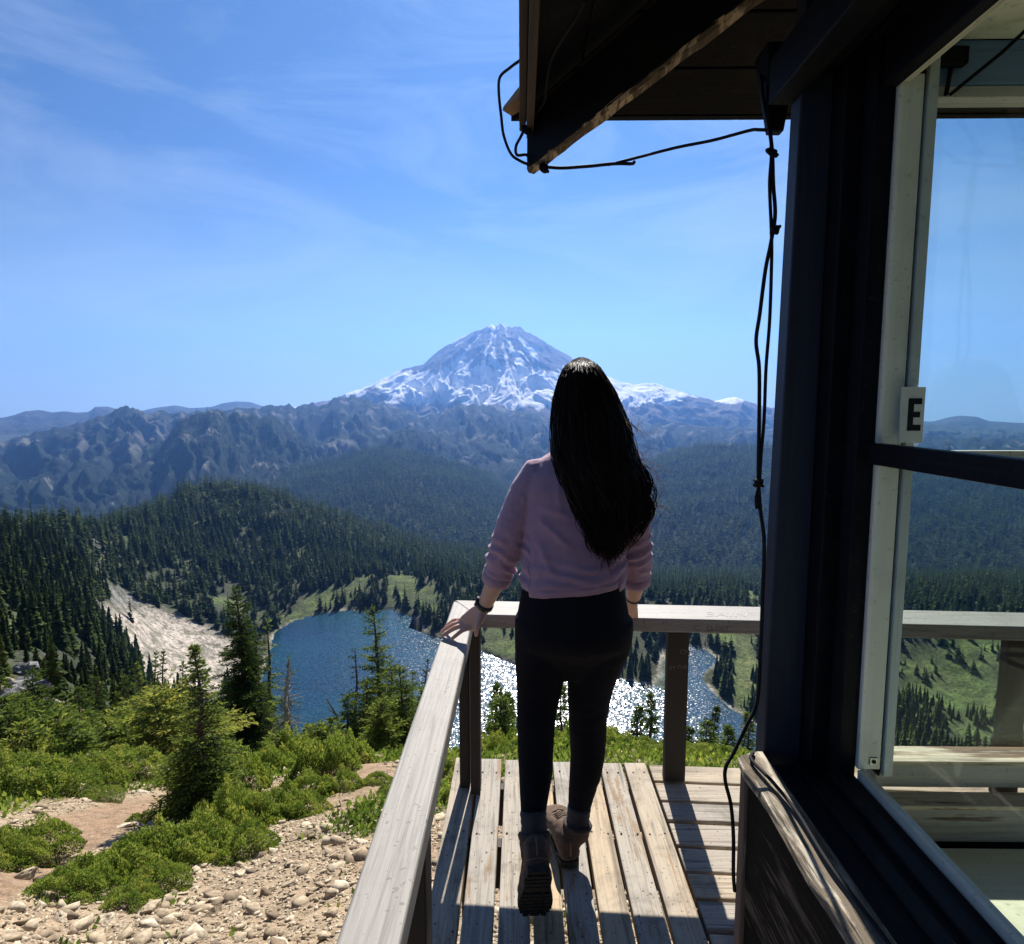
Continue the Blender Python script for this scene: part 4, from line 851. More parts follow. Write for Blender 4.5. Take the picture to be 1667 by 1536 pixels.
plant_fir(400, 19, 955, 100, 'tall dense dark fir rising in front of the pale scree and the lake edge', levels=44, nb=9, hue=.16, gap=.05, prof=.62, seed=1, low=.10, sprig=.085)
plant_fir(441, 20.5, 1010, 50, 'slender open fir with yellowish tips beside the tall dark fir', levels=30, nb=6, hue=.62, gap=.2, prof=.5, seed=2, den=.75)
plant_fir(426, 20, 1100, 60, 'short dark fir tucked at the foot of the tall dark fir', levels=20, nb=7, hue=.25, seed=22)
plant_fir(464, 13, 1072, 96, 'dead grey leaning snag with bare drooping twigs beside the lake view', 'dead_tree', levels=40, nb=9, dead=.95, lean=(.05, 0), prof=.75, gap=.1, seed=3, up=-.45, thick=2.2)
plant_fir(614, 17, 985, 66, 'open gnarled fir standing in the middle of the lake view', levels=34, nb=7, hue=.42, gap=.2, prof=.42, seed=4, low=.08, sprig=.09)
plant_fir(584, 18, 1056, 34, 'small half dead fir with dark bare limbs left of the gnarled fir', levels=24, nb=6, hue=.2, gap=.2, dead=.45, prof=.3, seed=5)
plant_fir(640, 15.5, 1075, 90, 'bushy green fir at the foot of the gnarled fir', levels=22, nb=9, hue=.52, prof=.5, seed=6)
plant_fir(672, 17, 1092, 44, 'bushy fir just left of the deck railing', levels=16, nb=7, hue=.4, prof=.55, seed=7)
plant_fir(692, 18, 1074, 30, 'small dark fir against the water just left of the railing', levels=18, nb=6, hue=.15, prof=.6, seed=8)
plant_fir(328, 6.7, 1052, 150, 'young fir with a thin tip and broad lower skirts in the stony foreground', levels=46, nb=10, hue=.46, gap=.02, prof=1.1, seed=9, sprig=.045, up=.25, lean=(-.03, 0))
plant_fir(262, 11.5, 1128, 190, 'low spreading bright green fir with layered flat branches', levels=12, nb=11, hue=.82, gap=.1, prof=.45, seed=10, wind=.25, up=.35, sprig=.07)
plant_fir(215, 13, 1150, 130, 'low bright green fir left of the layered one', levels=11, nb=9, hue=.74, prof=.5, seed=11, up=.3)
for px_, r_, top, w_, h_, lb in ((255, 42, 1062, 18, .3, 'thin fir in front of the scree slope, left of two others'), (272, 45, 1056, 14, .2, 'bare topped thin fir in front of the scree slope'), (300, 40, 1074, 20, .35, 'short fir before the scree slope nearest the tall dark fir'), (232, 40, 1078, 26, .45, 'pale green fir at the left edge of the scree slope')):
    plant_fir(px_, r_, top, w_, lb, levels=24, nb=8, hue=h_, gap=.15, prof=.6, seed=int(r_), sprig=.16, den=.9)
for k, (px_, r_, top, w_, h_) in enumerate(((62, 24, 1085, 56, .25), (132, 22, 1118, 48, .3), (163, 27, 1100, 44, .2), (207, 24, 1098, 46, .3), (28, 18, 1140, 66, .5), (100, 17, 1160, 66, .55), (184, 16.5, 1172, 58, .5), (8, 22, 1100, 50, .3), (238, 21, 1135, 44, .35), (355, 16, 1165, 56, .5), (508, 15, 1180, 70, .55), (545, 14, 1170, 70, .5))):
    plant_fir(px_, r_, top, w_, 'bushy young fir along the edge of the stony slope on the left', levels=20, nb=8, hue=h_, gap=.1, prof=.65, seed=40+k, group='young firs along the slope edge', sprig=.085)
for k, (px_, r_, top, w_, h_, lb) in enumerate(((1036, 12, 1150, 30, .3, 'small dark fir against the glittering lake'), (1058, 12, 1128, 26, .28, 'taller thin fir against the glittering lake beside a shorter one'), (1163, 14, 1150, 20, .12, 'narrow dark spire fir right of the far railing post'), (1150, 13, 1172, 46, .4, 'round bushy fir below the spire fir'), (1186, 12.5, 1184, 44, .4, 'bushy fir at the water edge near the cabin corner'), (1124, 13, 1186, 30, .35, 'small fir just right of the far railing post'), (1217, 14, 1160, 30, .3, 'fir half hidden by the cabin corner post'), (808, 11, 1116, 40, .35, 'dark pointed fir between the corner post and the leg of the woman'), (829, 10.5, 1130, 34, .4, 'green fir close beside the leg of the woman'), (914, 11, 1118, 40, .4, 'fir seen between the legs of the woman'), (940, 10, 1150, 50, .45, 'low fir bush seen between the knees of the woman'))):
    plant_fir(px_, r_, top, w_, lb, levels=24, nb=9, hue=h_, gap=.08, prof=.55, seed=80+k, sprig=.075)
for k, (px_, r_, top, w_, h_, lb) in enumerate(((602, 15.5, 1100, 76, .5, 'bushy bright fir below the gnarled fir, its left neighbour'), (657, 14.5, 1090, 84, .5, 'broad bushy fir just left of the middle of the railing'), (690, 14, 1120, 60, .45, 'broad low fir touching the railing in the view'), (566, 15, 1128, 56, .35, 'dark bushy fir at the left edge of the middle tree clump'), (620, 13.5, 1140, 100, .6, 'low spreading yellow green fir in front of the middle tree clump'), (814, 9.5, 1140, 74, .5, 'round bushy fir between the corner post and the left leg'), (520, 13.5, 1185, 100, .62, 'low bright fir bush below the open lake on the left'))):
    plant_fir(px_, r_, top, w_, lb, levels=22, nb=10, hue=h_, gap=.05, prof=.5, seed=120+k, sprig=.075)
for k, (px_, r_, top, w_, h_) in enumerate(((15, 12, 1195, 80, .5), (58, 13, 1182, 70, .4), (95, 12, 1205, 80, .62), (140, 12.5, 1192, 66, .45), (175, 11, 1215, 80, .66), (40, 10.5, 1228, 80, .7), (118, 10.5, 1236, 70, .5), (75, 15, 1160, 60, .3), (150, 15, 1162, 56, .35), (225, 14, 1178, 56, .42), (8, 15, 1150, 66, .35), (450, 11, 1215, 70, .6), (372, 9, 1250, 70, .58), (300, 9, 1262, 60, .6))):
    plant_fir(px_, r_, top, w_, 'knee high young fir in the thicket on the left of the path', levels=13, nb=9, hue=h_, gap=.05, prof=.6, seed=160+k, group='knee high firs in the left thicket', sprig=.075, up=.3)
# fallen bleached trunk against the lake
b = MB(); g0 = ground_r(560, 15); b.tube([g0, at_r(548, 1165, 15), at_r(536, 1145, 15), at_r(530, 1135, 15)], [.04, .03, .022, .012], 6); b.tube([at_r(548, 1165, 15), at_r(533, 1152, 14.9)], [.015, .006], 5)
tag(b.build('fallen_tree', M_DEAD), 'bleached broken trunk leaning out over the lake view', 'dead tree')
# ---- shrubs
M_SHRUB = foliage('shrub_leaves', [(0, (.025, .04, .013)), (.35, (.075, .125, .027)), (.7, (.20, .265, .06)), (1, (.36, .33, .10))], .42)
def shrub_mesh(seed, n=5200, leaf=.05):
    rng = np.random.default_rng(seed); th = rng.random(n)*6.283; rad = np.sqrt(rng.random(n)); x, y = rad*np.cos(th), rad*np.sin(th)
    lum = .5+.65*fbm(x*1.7+seed*3.1, y*1.7+seed, 3)+.22*fbm(x*5+seed, y*5, 2); top = np.clip((1-rad**2.6), 0, 1)*np.clip(lum, .12, 1.3)
    z = top*(1-.55*rng.random(n)**2.2); ed = 1+.22*fbm(np.cos(th)*2+seed, np.sin(th)*2, 2)
    C = np.stack((x*ed, y*ed, z), 1); D = unit(np.stack((x*.5, y*.5, np.full(n, .65)), 1)+rng.normal(0, .45, (n, 3))); N = unit(np.cross(D, rng.normal(0, 1, (n, 3))))
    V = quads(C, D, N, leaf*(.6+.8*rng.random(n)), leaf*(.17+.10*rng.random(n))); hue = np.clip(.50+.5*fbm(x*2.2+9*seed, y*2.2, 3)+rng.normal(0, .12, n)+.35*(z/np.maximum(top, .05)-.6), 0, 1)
    me = np_mesh('shrub', V, np.arange(len(V)).reshape(-1, 4), {'hue': np.repeat(hue, 4)}); me.materials.append(M_SHRUB); return me
SHR = [shrub_mesh(s, 13000, .062) for s in range(4)]
SPOTS = [(20,1278,120,44),(92,1290,110,36),(150,1264,100,34),(40,1392,110,50),(5,1405,80,40),(88,1462,90,40),(140,1442,100,50),(196,1424,110,56),(250,1408,120,60),(308,1392,110,66),(250,1446,90,40),(205,1476,80,34),(375,1345,120,66),(430,1338,110,56),(484,1330,90,44),(392,1392,90,48),(345,1330,80,60),(500,1296,80,46),(528,1262,110,70),(562,1244,80,60),(476,1240,90,56),(640,1212,120,80),(600,1218,80,60),(680,1190,70,60),(560,1285,70,36),(440,1262,80,56),(390,1282,90,60),(300,1278,90,40),(200,1256,100,40),(640,1290,50,20),(615,1276,60,22),(725,1262,50,40),(738,1300,40,30),(300,1330,70,40),(160,1300,60,18),(230,1340,50,18)]
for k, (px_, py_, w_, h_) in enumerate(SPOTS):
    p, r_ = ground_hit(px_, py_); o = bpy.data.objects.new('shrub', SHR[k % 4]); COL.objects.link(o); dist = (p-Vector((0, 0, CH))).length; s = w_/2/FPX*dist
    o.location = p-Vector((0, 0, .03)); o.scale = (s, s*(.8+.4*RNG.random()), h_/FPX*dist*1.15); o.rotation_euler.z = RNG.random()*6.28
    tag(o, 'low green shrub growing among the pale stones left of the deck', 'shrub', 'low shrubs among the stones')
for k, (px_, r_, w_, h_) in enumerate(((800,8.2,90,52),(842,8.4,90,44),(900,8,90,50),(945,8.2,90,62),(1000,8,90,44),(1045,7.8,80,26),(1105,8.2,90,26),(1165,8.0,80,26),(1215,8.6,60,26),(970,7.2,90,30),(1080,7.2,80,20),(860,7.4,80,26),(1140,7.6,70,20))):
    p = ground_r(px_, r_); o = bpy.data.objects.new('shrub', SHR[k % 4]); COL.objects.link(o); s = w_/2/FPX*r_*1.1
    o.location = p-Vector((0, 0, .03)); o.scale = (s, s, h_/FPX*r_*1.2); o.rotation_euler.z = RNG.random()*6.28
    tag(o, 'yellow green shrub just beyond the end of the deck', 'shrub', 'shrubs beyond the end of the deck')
# ---- low heather and grass tufts: one carpet
def carpet():
    n = 60000; a = RNG.uniform(-R(44), R(28), n); r_ = 2.6+RNG.random(n)**.75*22; x, y = r_*np.sin(a), r_*np.cos(a); z = BAS.samp(BAS.Z, a, r_); v = BAS.samp(veg, a, r_); tl = BAS.samp(trail, a, r_)
    cl_ = fbm(x*.9+3, y*.9, 3)+.5*fbm(x*3, y*3, 2); k = (RNG.random(n) < np.clip(v*1.0+cl_*1.1-.30, 0.004, 1)*(1-.9*tl)) & ~((x > -.5) & (y < 2.7)); x, y, z, r_ = x[k], y[k], z[k], r_[k]; m = len(x); per = 9
    C = np.repeat(np.stack((x, y, z-.01), 1), per, 0)+RNG.normal(0, 1, (m*per, 3))*np.array((.04, .04, .004))*np.repeat(1+r_*.06, per)[:, None]; D = unit(RNG.normal(0, .5, (m*per, 3))+np.array((0, 0, .9))); N = unit(np.cross(D, RNG.normal(0, 1, (m*per, 3))))
    s = np.repeat(.030+.0042*r_, per)*(.6+.8*RNG.random(m*per)); V = quads(C, D, N, s, s*.24); hue = np.clip(.50+.4*np.repeat(fbm(x*.7, y*.7, 3), per)+RNG.normal(0, .15, m*per), 0, 1)
    o = link('ground_cover', np_mesh('ground_cover', V, np.arange(len(V)).reshape(-1, 4), {'hue': np.repeat(hue, 4)}), None, M_SHRUB); tag(o, 'low heather and grass growing between the stones', 'ground cover', kind='stuff')
carpet()
# ---- stones
def rock_shape(rng):
    bm = bmesh.new(); bmesh.ops.create_icosphere(bm, subdivisions=1, radius=1); P = np.array([v.co[:] for v in bm.verts])
    for _ in range(8):
        n_ = unit(rng.normal(0, 1, 3)); d = .25+.38*rng.random(); q = P@n_; P = P-np.outer(np.maximum(q-d, 0), n_)
    P = P*np.array((1, .55+.4*rng.random(), .26+.26*rng.random()))*1.28*(1+.08*rng.normal(0, 1, P.shape)); F = np.array([[v.index for v in f.verts] for f in bm.faces]); bm.free(); return P, F
rr5 = np.random.default_rng(3); ROCKS = [rock_shape(rr5) for _ in range(14)]
def mat_stone():
    t = NT('pale_stone'); a = t.attr('hue').outputs['Fac']; c = t.ramp(a, [(0, (.12, .095, .07)), (.3, (.28, .21, .14)), (.65, (.45, .36, .245)), (.9, (.58, .49, .36)), (1, (.50, .40, .28))])
    n_ = t.noise(t.pos(), 40.0, 4, .65); c = t.mix(c, t.mix(c, (0, 0, 0), .4), t.ramp(n_, [(.35, 1.), (.6, 0.)])); return t.done(t.princ(c, .92, t.bump(n_, .5, .004), .1))
M_STONE = mat_stone()
def stones():
    n = 76000; a = RNG.uniform(-R(46), R(20), n); r_ = 2.0+RNG.random(n)**1.1*11; x, y = r_*np.sin(a), r_*np.cos(a); z = BAS.samp(BAS.Z, a, r_); tl = BAS.samp(trail, a, r_); v = BAS.samp(veg, a, r_)
    c = fbm(x*.5+30, y*.5, 3); k = RNG.random(n) < np.clip(.9+.5*c-.8*tl-.7*v, .03, 1); x, y, z = x[k], y[k], z[k]; m = len(x); s = .007+.018*RNG.random(m)**2.4+.07*(RNG.random(m) < .03)*RNG.random(m); s *= (1-.5*tl[k])
    ix = RNG.integers(0, 14, m); Vs, Fs, Hs, off = [], [], [], 0
    for q in range(14):
        w_ = np.where(ix == q)[0]; P, F = ROCKS[q]; A = RNG.random(len(w_))*6.283; ca, sa = np.cos(A)[:, None], np.sin(A)[:, None]; tx_, ty_ = RNG.normal(0, .22, (2, len(w_), 1))
        X = (P[:, 0]*ca-P[:, 1]*sa); Y = (P[:, 0]*sa+P[:, 1]*ca); Z = P[:, 2]+X*tx_+Y*ty_; S = s[w_][:, None]
        Vs.append(np.stack((X*S+x[w_][:, None], Y*S+y[w_][:, None], (Z+.12)*S+z[w_][:, None]), -1).reshape(-1, 3)); Fs.append((F[None]+(np.arange(len(w_))*len(P))[:, None, None]).reshape(-1, 3)+off); off += len(Vs[-1])
        Hs.append(np.repeat(np.clip(RNG.normal(.58, .24, len(w_)), 0, 1), len(P)))
    o = link('rubble', np_mesh('rubble', np.concatenate(Vs), np.concatenate(Fs), {'hue': np.concatenate(Hs)}), None, M_STONE); tag(o, 'pale broken stones and gravel covering the slope', 'rubble', kind='stuff')
stones()
def big_rock(px_, py_, w_, hue, label, squash=.6, group=None, jag=.22, mat=None):
    p, r_ = ground_hit(px_, py_); P, F = ROCKS[int(RNG.integers(0, 14))]; dist = (p-Vector((0, 0, CH))).length; s = w_/2/FPX*dist
    bm = bmesh.new(); vs = [bm.verts.new(q) for q in P*np.array((1, 1, squash/.45))*s]; [bm.faces.new([vs[i] for i in f]) for f in F]; bmesh.ops.subdivide_edges(bm, edges=bm.edges[:], cuts=4, use_grid_fill=True)
    for v in bm.verts: k = ridged(np.array([v.co.x/s*1.6+px_]), np.array([v.co.z/s*1.1+v.co.y/s]), 4)[0]; v.co += v.co.normalized()*(k-.4)*jag*s+Vector(RNG.normal(0, .012*s, 3))
    me = bpy.data.meshes.new('rock'); bm.to_mesh(me); bm.free(); at = me.attributes.new('hue', 'FLOAT', 'POINT'); at.data.foreach_set('value', np.full(len(me.vertices), hue, np.float32))
    o = link('rock', me, None, mat or M_STONE); o.location = p+Vector((0, 0, .1*s)); o.rotation_euler = (RNG.normal(0, .15), RNG.normal(0, .15), RNG.random()*6.28); tag(o, label, 'rock', group)
for k, (px_, py_, w_) in enumerate(((350,1488,28),(240,1485,34),(430,1385,26),(408,1375,22),(500,1360,24),(520,1350,30),(270,1360,22),(205,1345,24),(70,1455,26),(35,1430,24),(390,1425,20),(320,1418,24),(480,1400,18),(440,1450,16),(180,1500,30),(100,1500,26),(560,1340,18),(230,1345,18),(300,1440,22),(365,1385,30))):
    big_rock(px_, py_, w_, (.25, .6, .8, .95)[k % 4], 'larger pale angular stone lying on the gravel slope', group='larger stones on the slope')
tg = NT('grey_crag'); gq = tg.noise(tg.pos((1, 1, .35)), 2.2, 6, .7); M_CRAG = tg.done(tg.princ(tg.ramp(gq, [(.3, (.045, .045, .05)), (.5, (.17, .165, .16)), (.7, (.34, .33, .31))]), .95, tg.bump(gq, .9, .15), .1))
for k, (px_, py_, w_) in enumerate(((14,1118,46),(38,1140,40),(4,1160,40),(62,1128,30),(30,1098,34),(80,1150,26),(120,1165,24))):
    big_rock(px_, py_, w_, .2, 'dark jagged outcrop rock at the far left of the wooded slope', 1.1, 'jagged rocks on the left slope', .75, M_CRAG)
# ================================================================ THE WOMAN ON THE DECK
def remesh(mb, name, mat, parent, voxel, smooth_it=6, post=None):
    o = mb.build(name, mat, None); m = o.modifiers.new('r', 'REMESH'); m.mode = 'VOXEL'; m.voxel_size = voxel; m.use_smooth_shade = True
    s = o.modifiers.new('s', 'SMOOTH'); s.iterations = smooth_it; s.factor = .5
    bake(o); me = o.data
    V = np.empty(len(me.vertices)*3, np.float32); me.vertices.foreach_get('co', V); V = V.reshape(-1, 3).astype(float); N = np.empty(len(V)*3, np.float32); me.vertices.foreach_get('normal', N); N = N.reshape(-1, 3)
    if post is not None:
        V = post(V, N); me.vertices.foreach_set('co', np.ascontiguousarray(V, np.float32).ravel())
    if not len(me.materials): me.materials.append(mat)
    me.polygons.foreach_set('use_smooth', np.ones(len(me.polygons), bool)); me.update()
    if parent is not None: o.parent = parent; o.matrix_parent_inverse = Matrix.Translation(parent.location).inverted()
    return o
def skin_mat():
    t = NT('skin'); n_ = t.noise(t.pos(), 60.0, 4, .6); c = t.mix((.50, .29, .21), (.60, .37, .28), n_); p = t.princ(c, .5, t.bump(n_, .25, .0015), .35); p.inputs['Subsurface Weight'].default_value = .12; p.inputs['Subsurface Radius'].default_value = (.01, .004, .002); return t.done(p)
def knit_mat(name, c0, c1, sheen=.3):
    t = NT(name); v = t.pos((900, 900, 900)); n_ = t.noise(t.pos(), 14.0, 4, .6); f = t.noise(v, 1.0, 2, .6); c = t.mix(c0, c1, t.ramp(n_, [(.3, 0.), (.7, 1.)])); c = t.mix(c, t.mix(c, (0, 0, 0), .35), t.ramp(f, [(.3, 1.), (.6, 0.)]))
    p = t.princ(c, .9, t.bump(t.math('ADD', t.math('MULTIPLY', f, .4), t.math('MULTIPLY', n_, .6)), .6, .002), .15); p.inputs['Sheen Weight'].default_value = sheen; p.inputs['Sheen Roughness'].default_value = .5; return t.done(p)
M_SKIN = skin_mat(); M_SWEAT = knit_mat('mauve_jersey', (.38, .23, .32), (.44, .28, .375), .25); M_LEG = knit_mat('black_leggings', (.006, .006, .009), (.010, .010, .014), .0)
M_SOCK = knit_mat('dark_wool_sock', (.03, .032, .04), (.07, .07, .08), .1)
M_BOOT = plain('brown_suede', (.105, .072, .052), .9, .35, 45, .002, .15); M_SOLE = plain('dark_rubber', (.03, .028, .024), .8, .4, 60, .002, .2); M_LACE = plain('boot_lace', (.16, .12, .09), .8, .3, 200)
M_WATCH = plain('watch_rubber', (.012, .012, .013), .4, .2, 60, .0003, .4)
pr = empty('person', (.13, 1.9, 0), 'woman with long dark hair in mauve sweater and black leggings, hand on the railing', 'person')
Q = P3
LA = [Q(874, 772, 1.975), Q(846, 830, 1.965), Q(827, 880, 1.965), Q(817, 915, 1.99), Q(808, 943, 2.015)]; LW = Q(788, 988, 2.06)
RA = [Q(1010, 775, 1.975), Q(1026, 830, 1.965), Q(1034, 885, 1.985), Q(1036, 920, 2.04), Q(1035, 945, 2.07)]; RW = Q(1031, 974, 2.12)
# --- body (skin)
b = MB(); b.ellips([(.80, .168, 1.94, .15, .10), (.95, .168, 1.945, .145, .09), (1.1, .173, 1.955, .145, .088), (1.24, .182, 1.968, .155, .088), (1.30, .184, 1.975, .13, .075), (1.345, .186, 1.985, .075, .06), (1.38, .187, 1.99, .052, .052), (1.42, .188, 2.0, .048, .05), (1.47, .188, 2.01, .05, .055)], 28)
hc = Vector((.188, 2.025, 1.515)); rows = []
for i in range(15):
    t = -1+2*i/14; s = math.sqrt(max(.004, 1-t*t)); jaw = 1-.22*max(0, -t-.1); rows.append((hc.z+t*.112, hc.x, hc.y-.006+.012*max(0, -t), .076*s*jaw, .094*s*(1-.08*max(0, -t))))
b.ellips(rows, 28)
def ball(mb, c, rx, ry, rz, n=12):
    c = Vector(c); mb.ellips([(c.z+rz*t, c.x, c.y, rx*math.sqrt(max(.01, 1-t*t)), ry*math.sqrt(max(.01, 1-t*t))) for t in np.linspace(-1, 1, 9)], n)
b.tube([hc+Vector((0, .088, .015)), hc+Vector((0, .105, -.012)), hc+Vector((0, .112, -.028))], [.008, .011, .013], 8); ball(b, hc+Vector((0, .088, -.060)), .024, .012, .010); ball(b, hc+Vector((0, .078, -.095)), .026, .02, .018)
for sg in (-1, 1): ball(b, hc+Vector((sg*.079, -.005, -.008)), .010, .018, .032); ball(b, hc+Vector((sg*.032, .080, .022)), .02, .014, .010)
for A, W_ in ((LA, LW), (RA, RW)): b.tube(A+[A[-1].lerp(W_, .5), W_], [.046, .042, .038, .036, .034, .029, .0235], 14)
def finger(mb, pts, r0): mb.tube(spline(pts, 9), [r0*(1.06-.05*i) if i < 8 else r0*.42 for i in range(9)], 9)
def hz_(px, py, z): return at_z(px, py, z)
lk = [Q(770, 1021, 2.075), Q(763, 1018, 2.085), Q(757, 1014, 2.095), Q(752, 1009, 2.105)]       # knuckles index..little
b.tube([LW, LW.lerp(sum(lk, Vector())/4, .45), sum(lk, Vector())/4], [(.0235, .019), (.031, .016), (.035, .0135)], 14)
for kq in lk: b.tube([LW.lerp(kq, .35), kq], [.014, .0115], 10)
tips = [hz_(733, 1042, .7085), hz_(718, 1036, .7085), hz_(716.5, 1029, .709), hz_(723, 1021, .710)]
for kq, tp, rz_ in zip(lk, tips, (.0095, .0098, .0093, .008)):
    m1 = kq.lerp(tp, .42)+Vector((0, 0, .011)); m2 = kq.lerp(tp, .75)+Vector((0, 0, .006)); finger(b, [kq, m1, m2, tp], rz_)
tb_ = Q(783, 1004, 2.045); b.tube([LW, tb_, Q(780, 1013, 2.03)], [.016, .0155, .013], 10); finger(b, [Q(780, 1011, 2.03), Q(777, 1020, 2.02), Q(775.5, 1029, 2.02), Q(775, 1036, 2.025)], .0105)
rk = [Q(1022, 996, 2.20), Q(1027, 994, 2.205), Q(1031, 992, 2.205), Q(1034, 989, 2.20)]
b.tube([RW, RW.lerp(sum(rk, Vector())/4, .5), sum(rk, Vector())/4], [(.0235, .019), (.030, .018), (.032, .014)], 14)
for kq, dx in zip(rk, (-3, -1, 1, 2)):
    u_, v_, _ = project(np.array(kq)); e = Q(float(u_)+dx, 1004, 2.312); f_ = Q(float(u_)+dx, 1016, 2.322); finger(b, [kq, kq.lerp(e, .5)+Vector((0, 0, .008)), e, f_], .009)
b.tube([RW, Q(1020, 986, 2.17)], [.016, .013], 10); finger(b, [Q(1020, 985, 2.17), Q(1014, 992, 2.21), Q(1012, 1000, 2.25)], .010)
# legs under the clothes
LL = [(888, 1005, 1.93, 49), (885, 1040, 1.93, 46.5), (881, 1080, 1.925, 42), (878, 1115, 1.91, 37), (873, 1165, 1.88, 31), (872, 1220, 1.84, 29), (872, 1258, 1.80, 28), (869, 1306, 1.745, 22.5), (869, 1340, 1.71, 19), (871, 1372, 1.69, 18)]
RL = [(981, 1005, 1.93, 49), (979, 1040, 1.935, 48), (968, 1080, 1.945, 42), (961, 1115, 1.955, 37), (957, 1165, 1.968, 31), (957, 1217, 1.972, 29), (953, 1255, 1.965, 26), (946, 1294, 1.955, 21), (942, 1322, 1.945, 17.5), (939, 1352, 1.94, 17)]
def leg_pts(L, k=1.0, add=0.0): return [Q(x, y, Y) for x, y, Y, w in L], [w*k/FPX*Y*1.06+add for x, y, Y, w in L]
for L in (LL, RL): p_, r_ = leg_pts(L, .9); b.tube(p_, r_, 16)
body = remesh(b, 'body', M_SKIN, pr, .0036, 3)
b = MB()
for sg in (-1, 1): ball(b, hc+Vector((sg*.031, .084, .014)), .011, .009, .009)
b.build('eyes', plain('eye_white', (.6, .58, .55), .3, .1), pr, True)
# --- sweater
b = MB(); b.ellips([(.930, .167, 1.938, .160, .112), (.948, .167, 1.938, .168, .120), (.98, .168, 1.94, .168, .119), (1.02, .170, 1.945, .165, .115), (1.08, .173, 1.952, .162, .110), (1.16, .178, 1.96, .170, .109), (1.24, .182, 1.966, .176, .107), (1.29, .184, 1.972, .166, .096), (1.33, .185, 1.98, .128, .082), (1.36, .186, 1.985, .085, .068), (1.385, .187, 1.99, .064, .062)], 36, p=2.2)
def sleeve(A): 
    c0 = Vector((.185, 1.98, 1.315)); P = [A[0].lerp(c0, .45)+Vector((0, 0, .004))]+spline(A, 12); b.tube(P, [.045, .055, .0575, .057, .0555, .0545, .0535, .053, .0525, .0515, .050, .048, .046], 18)
sleeve(LA); sleeve(RA)
def wrinkle(V, N):
    x, y, z = V[:, 0], V[:, 1], V[:, 2]; u, v, _ = project(V); d = np.zeros(len(V))
    armL = (u < 862) & (z < 1.24) & (z > .9); armR = (u > 1008) & (z < 1.2)
    fold = ridged(x*5+z*3.0, z*9-x*7+y*2, 3); d += np.where(~armL & ~armR, (fold-.45)*.0065*np.interp(z, [.9, 1.0, 1.2, 1.34], [.6, 1.0, .8, .35]), 0)
    d += np.where(~armL & ~armR, .0032*np.sin((z-.9)*140+x*10+9*perlin(x*7, z*8))*np.exp(-((z-.99)/.05)**2)*(z > .955), 0)           # gathered above the hem
    d += np.where(armL | armR, np.clip(perlin(x*20+3, z*16)*2+.6, 0, 1)*.0068*np.sin(z*145+x*60*np.where(armL, 1, -1)+3.5*perlin(x*12, z*14))*np.interp(z, [.93, .965, 1.03, 1.13], [.0, 1.0, .9, .05]), 0)
    d += np.where(armL | armR, (ridged(x*9+z*4, z*11+y*6, 3)-.45)*.004, 0)
    # drag lines from the armpit and down the back
    for (cx, cz, ax, az_, L_, a_) in ((.045, 1.17, .75, -.66, .16, .007), (.05, 1.20, .95, -.3, .14, .005), (.04, 1.12, .45, -.9, .15, .006), (.30, 1.05, -.6, -.8, .12, .006), (.11, 1.30, .1, -1, .14, .004)):
        s = (x-cx)*ax+(z-cz)*az_; q = -(x-cx)*az_+(z-cz)*ax; d += a_*np.exp(-(q/.011)**2)*np.clip(np.sin(np.clip(s/L_, 0, 1)*np.pi), 0, 1)*(y < 1.97)
    hem = (np.abs(z-.958) < .003) & ~armL & ~armR; d -= hem*.002
    d += fbm(x*22, z*22+y*15, 3)*.0018
    V = V+N*d[:, None]; V[:, 2] += np.where(~armL & ~armR, np.clip((x-.17), -.2, .2)*.11*(1-sstep(.96, 1.12, z)), 0); return V
sw_ = remesh(b, 'sweater', M_SWEAT, pr, .0042, 5, wrinkle)
# rolled cuffs and hem band
for A in (LA, RA):
    b = MB(); d_ = (A[-1]-A[-2]).normalized(); c = A[-1]; b.tube([c-d_*.034, c-d_*.030, c-d_*.008, c+d_*.006, c+d_*.007, c-d_*.004], [.0455, .0505, .0500, .0475, .043, .037], 28, cap=False); b.build('cuff', M_SWEAT, pr, True)
# --- leggings
b = MB(); b.ellips([(1.0, .168, 1.942, .150, .100), (.94, .168, 1.94, .158, .107), (.90, .168, 1.937, .167, .115), (.85, .168, 1.93, .176, .125), (.80, .169, 1.922, .181, .132), (.76, .170, 1.923, .181, .126), (.72, .170, 1.934, .172, .100), (.68, .169, 1.938, .150, .078), (.64, .168, 1.938, .12, .06)], 36)
for L in (LL, RL): p_, r_ = leg_pts(L[:9]); p_ = spline(p_, 26); r_ = list(np.interp(np.linspace(0, 8, 26), range(9), r_)); b.tube(p_, r_, 22)
def lw(V, N):
    x, y, z = V[:, 0], V[:, 1], V[:, 2]; k = np.exp(-((z-.50)/.06)**2)+np.exp(-((z-.27)/.05)**2)+.5*np.exp(-((z-.70)/.05)**2); return V+N*(((ridged(x*8+3, z*26, 3)-.45)*.005)*k)[:, None]
remesh(b, 'leggings', M_LEG, pr, .0045, 28, lw)
